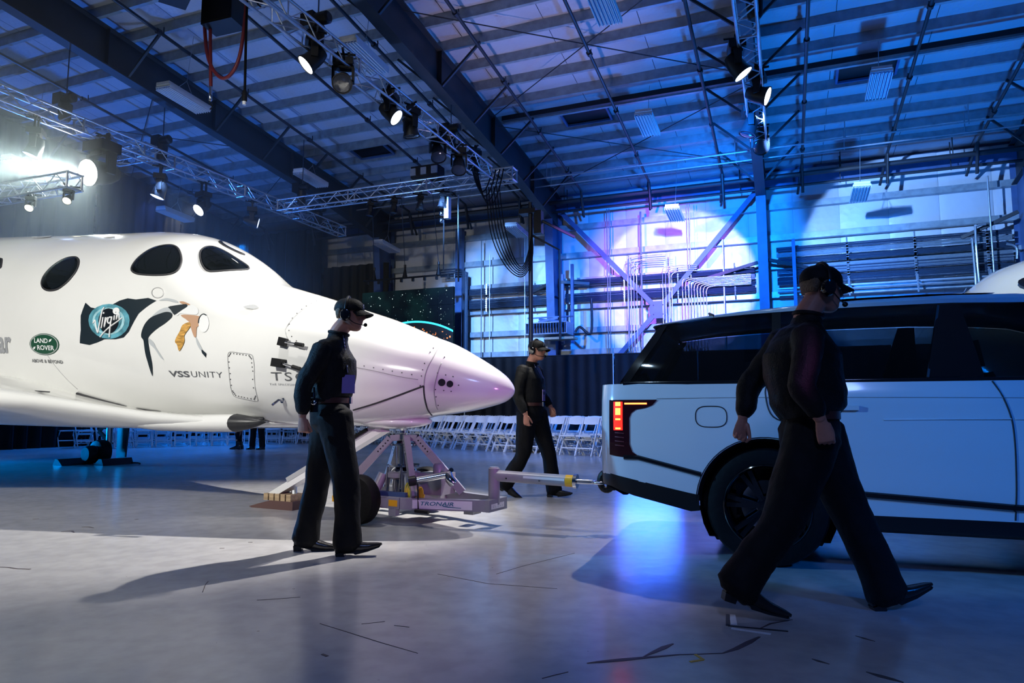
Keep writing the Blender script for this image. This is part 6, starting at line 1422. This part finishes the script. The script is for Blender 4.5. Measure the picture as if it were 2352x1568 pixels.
    if 'headset' in extras:
        hs = None
        for s in (-1, 1):
            mb = MB(); mb.rings([[T((-.008 + r * .04 * math.cos(2 * PI * k / 20), s * y, .112 + r * .05 * math.sin(2 * PI * k / 20))) for k in range(20)] for y, r in ((.07, .8), (.075, .98), (.088, 1.0), (.1, .96), (.112, .8), (.116, .4))]); e_ = part('ear_cup', mb, 'black_gloss', p, smooth=40)
            if s < 0: hs = e_
        mb = MB(); q = [T((-.008, .1 * math.cos(t), .14 + .119 * math.sin(t))) for t in [PI * k / 16 for k in range(17)]]; mb.tube(q, .011, 8); part('headband', mb, 'black', p, smooth=60)
        s = -1 if J.get('mic', 'R') == 'R' else 1
        mb = MB(); mb.tube(bez([T((.01, s * .105, .09)), T((.06, s * .09, .055)), T((.115, s * .05, .045)), T((.13, s * .022, .05))], 5), .0035, 6); part('mic_boom', mb, 'black', p, smooth=60)
        mb = MB(); mb.sphere(T((.134, s * .018, .05)), .0145, 12, 8); part('mic_foam', mb, 'rubber', p, smooth=180)
    if 'badge' in extras:
        bx, bz = J['badge']; bs = J.get('badge_y', -.05)
        mb = MB(); mb.bar(nk + V((.05, -.05, .0)), V((bx - .005, bs - .01, bz + .085)), .02, .004, up=(1, 0, 0)); mb.bar(nk + V((.05, .05, .0)), V((bx - .005, bs + .01, bz + .085)), .02, .004, up=(1, 0, 0))
        ly = part('lanyard', mb, 'lanyard', p)
        mb = MB(); mb.box((bx, bs, bz), (.008, .1, .135), Matrix.Rotation(R(J.get('badge_yaw', 0)), 3, 'Z')); part('name_badge', mb, 'badge_plastic', p)
        if fine:
            for k in range(9):
                a, b = nk + V((.05, -.05, .0)), V((bx - .005, bs - .01, bz + .085)); m2 = MB(); m2.box(a.lerp(b, .12 + .09 * k) + V((.003, -.004, 0)), (.006, .012, .012)); part('lanyard_mark', m2, 'lanyard_ink', ly)
    if 'radio' in extras:
        mb = MB(); c = V(J['radio']); mb.box(c, (.05, .03, .10)); mb.tube([c + V((.0, 0, .05)), c + V((-.005, 0, .13))], .007, 6); rd = part('radio', mb, 'black_gloss', p)
        mb = MB(); mb.sphere(c + V((0, -.02, .02)), .02, 10, 6, (1, .5, 1)); mb.box(c + V((-.01, -.017, .075)), (.02, .012, .035)); part('radio_clip', mb, 'chrome', rd, smooth=60)
    return p
M['lanyard'] = mat('blue_lanyard', (.03, .04, .16), .6); M['lanyard_ink'] = mat('lanyard_print', (.5, .55, .8), .5); M['badge_plastic'] = mat('badge_plastic', (.30, .22, .62), .12, coat=.8)  # badge plastic coloured purple for the magenta glare on it
HANG = ((28, 42, 30), .0, 25)
m1 = dict(head=(.07, 0, 1.76), tilt=R(3), neck=(-.008, 0, 1.605), chest=(-.045, 0, 1.42), hip=(-.04, 0, 1.02), waist=1.125,
          armR=((-.075, -.195, 1.475), (-.185, -.25, 1.215), (-.185, -.265, 1.0)), armL=((-.06, .205, 1.51), (-.06, .25, 1.22), (-.0, .26, 1.0)),
          handR=((.06, .0, -1), (1, -.35, 0), ((55, 70, 45), .0, 10)), handL=((.1, 0, -1), (1, 0, 0), HANG),
          legR=((.0, -.1, .98), (.10, -.1, .52), (.125, -.1, .0), 14, 0), legL=((-.07, .1, .98), (-.155, .1, .52), (-.235, .1, .0), 0, 0), toe=.255,
          badge=(.105, 1.235), badge_y=-.13, badge_yaw=-55, radio=(-.12, -.20, 1.08), tw=1.12, sw=1.16)
person((-1.31, 5.14, 0), R(2), m1, 'man in black shirt, cap and headset walking right before the space plane nose', extras=('cap', 'headset', 'badge', 'belt', 'radio'))
m2 = dict(head=(.055, 0, 1.765), tilt=R(3), turn=R(-12), neck=(-.01, 0, 1.60), chest=(-.02, 0, 1.42), hip=(-.0, 0, 1.02), waist=1.12,
          armR=((-.06, -.20, 1.52), (-.10, -.25, 1.22), (-.0, -.26, .99)), armL=((.0, .2, 1.52), (.03, .26, 1.26), (.17, .2, 1.08)),
          handR=((.1, 0, -1), (1, -.2, 0), HANG), handL=((.4, -.1, -1), (1, 0, .3), HANG),
          legR=((-.04, -.09, .98), (-.10, -.09, .5), (-.33, -.09, .06), -22, 0), legL=((.03, .09, .98), (.17, .09, .52), (.24, .09, .0), 8, 0),
          badge=(.15, 1.22), badge_y=-.02, mic='R', tw=1.08, sw=1.1)
person((.25, 8.36, 0), R(-20), m2, 'man in black with cap and headset walking behind the tow bar', extras=('cap', 'headset', 'badge', 'belt'))
m3 = dict(head=(.075, 0, 1.69), tilt=R(6), turn=R(6), neck=(-.0, 0, 1.535), chest=(-.045, 0, 1.34), hip=(-.01, 0, .93), waist=1.03,
          armR=((-.08, -.21, 1.41), (-.155, -.26, 1.17), (-.075, -.27, 1.0)), armL=((-.06, .2, 1.42), (-.24, .25, 1.17), (-.29, .22, 1.0)),
          handR=((.25, 0, -1), (1, -.3, 0), ((40, 55, 35), .0, 15)), handL=((-.2, -.0, -1), (1, 0, 0), ((40, 55, 35), .0, 15)),
          legR=((-.03, -.09, .9), (-.235, -.1, .46), (-.455, -.1, .085), -17, 0), legL=((.06, .09, .9), (.23, .1, .5), (.40, .1, .01), 22, 0), toe=.27, tw=1.2, sw=1.3)
person((1.58, 3.62, 0), R(0), m3, 'man in black striding right close to the viewer before the white car', extras=('cap', 'headset', 'belt'))
ms = dict(head=(.03, 0, 1.66), neck=(-.01, 0, 1.5), chest=(-.02, 0, 1.32), hip=(0, 0, .93), waist=1.03, armR=((-.02, -.2, 1.42), (-.04, -.25, 1.15), (.02, -.25, .93)), armL=((-.02, .2, 1.42), (-.04, .25, 1.15), (.02, .25, .93)),
          handR=((.1, 0, -1), (1, 0, 0), HANG), handL=((.1, 0, -1), (1, 0, 0), HANG), legR=((0, -.09, .9), (.02, -.13, .48), (0, -.16, 0), 0), legL=((0, .09, .9), (.02, .13, .48), (0, .16, 0), 0))
person((-6.72, 18.2, 0), R(-110), ms, 'bystander whose dark trousered legs show below the plane belly, legs apart', fine=False)
msb = dict(ms); msb['legR'] = ((0, -.09, .9), (.03, -.08, .48), (0, -.07, 0), 0); msb['legL'] = ((0, .09, .9), (.02, .08, .48), (0, .06, 0), 0); msb['tw'] = .62
person((-7.22, 18.25, 0), R(170), msb, 'bystander with slim dark legs, leftmost of the two below the plane belly', fine=False)
# ================================================================ folding chairs in curved rows facing the plane
def make_chair():
    t = thing('folding_chair', 'white folding chair', 'chair')
    for s in (-1, 1):
        mb = MB(); mb.bar((-.25, s * .2, .86), (.22, s * .2, .0), .022, .04, up=(1, 0, 0)); part('leg', mb, 'chair', t)
        mb = MB(); mb.bar((.17, s * .175, .45), (-.22, s * .175, .0), .02, .035, up=(1, 0, 0)); part('leg', mb, 'chair', t)
    mb = MB(); rr = [[(x, y, z) for y, z in ((-.19, .44), (-.19, .468), (.19, .468), (.19, .44))] for x in (-.17, .0, .2)]; mb.rings(rr); mb.bar((.2, -.19, .452), (.2, .19, .452), .02, .035); part('seat', mb, 'chair', t)
    mb = MB(); rows = []
    for k in range(9):
        a = k / 8 * 2 - 1; y = a * .185; dx = .03 * (a * a - 1); top = .855 + .018 * (1 - a * a)
        rows.append([(-.243 + dx, y, top), (-.19 + dx, y, .70 + .015 * a * a), (-.175 + dx, y, .70 + .015 * a * a), (-.225 + dx, y, top)])
    mb.rings(rows); part('backrest', mb, 'chair', t, smooth=30)
    for a in ((.13, .175), (-.10, .36)):
        mb = MB(); z = a[1]; x = .22 - (.47 * z / .86); mb.bar((x, -.2, z), (x, .2, z), .018, .03); part('stretcher', mb, 'chair', t)
    mb = MB(); mb.bar((-.13, -.175, .11), (-.13, .175, .11), .018, .03); part('stretcher', mb, 'chair', t)
    return t
ROW = bez([(-11.3, 18.1, 0), (-10.5, 18.95, 0), (-9.3, 19.75, 0), (-8.2, 20.45, 0), (-6.9, 20.9, 0), (-5.5, 20.8, 0), (-3.9, 20.2, 0), (-2.25, 19.05, 0), (-.9, 17.5, 0), (.4, 16.35, 0), (1.7, 15.4, 0), (3.2, 14.3, 0)], 12)
proto = None; nch = 0
for row in range(4):
    acc = .2 * row; q = []
    for i, p in enumerate(ROW):
        t = (ROW[min(i + 1, len(ROW) - 1)] - ROW[max(i - 1, 0)]).normalized(); q.append((p + Vector((-t.y, t.x, 0)) * (.22 + row * .9), Vector((t.y, -t.x, 0))))
    for (p, n), (p2, n2) in zip(q[:-1], q[1:]):
        l = (p2 - p).length; acc += l
        if acc < .5: continue
        acc -= .5; c = p2; f = n2
        if c.dot(PD) > 19.4: continue
        rz = math.atan2(f.y, f.x) + R(((nch * 37) % 7 - 3) * .8); px = 1176 + 1568 * c.x / c.y
        where = 'under the plane belly' if px < 690 else ('behind the jack cart' if px < 1140 else 'beside the car tail')
        lab = 'white folding chair in the %s row %s' % (('front', 'second', 'third', 'last')[row], where); grp = '%s row of folding chairs %s' % (('front', 'second', 'third', 'last')[row], where)
        if proto is None: proto = make_chair(); proto.location = c; proto.rotation_euler = (0, 0, rz); tag(proto, lab, 'chair', grp)
        else: dup(proto, c, (0, 0, rz), lab, grp)
        nch += 1
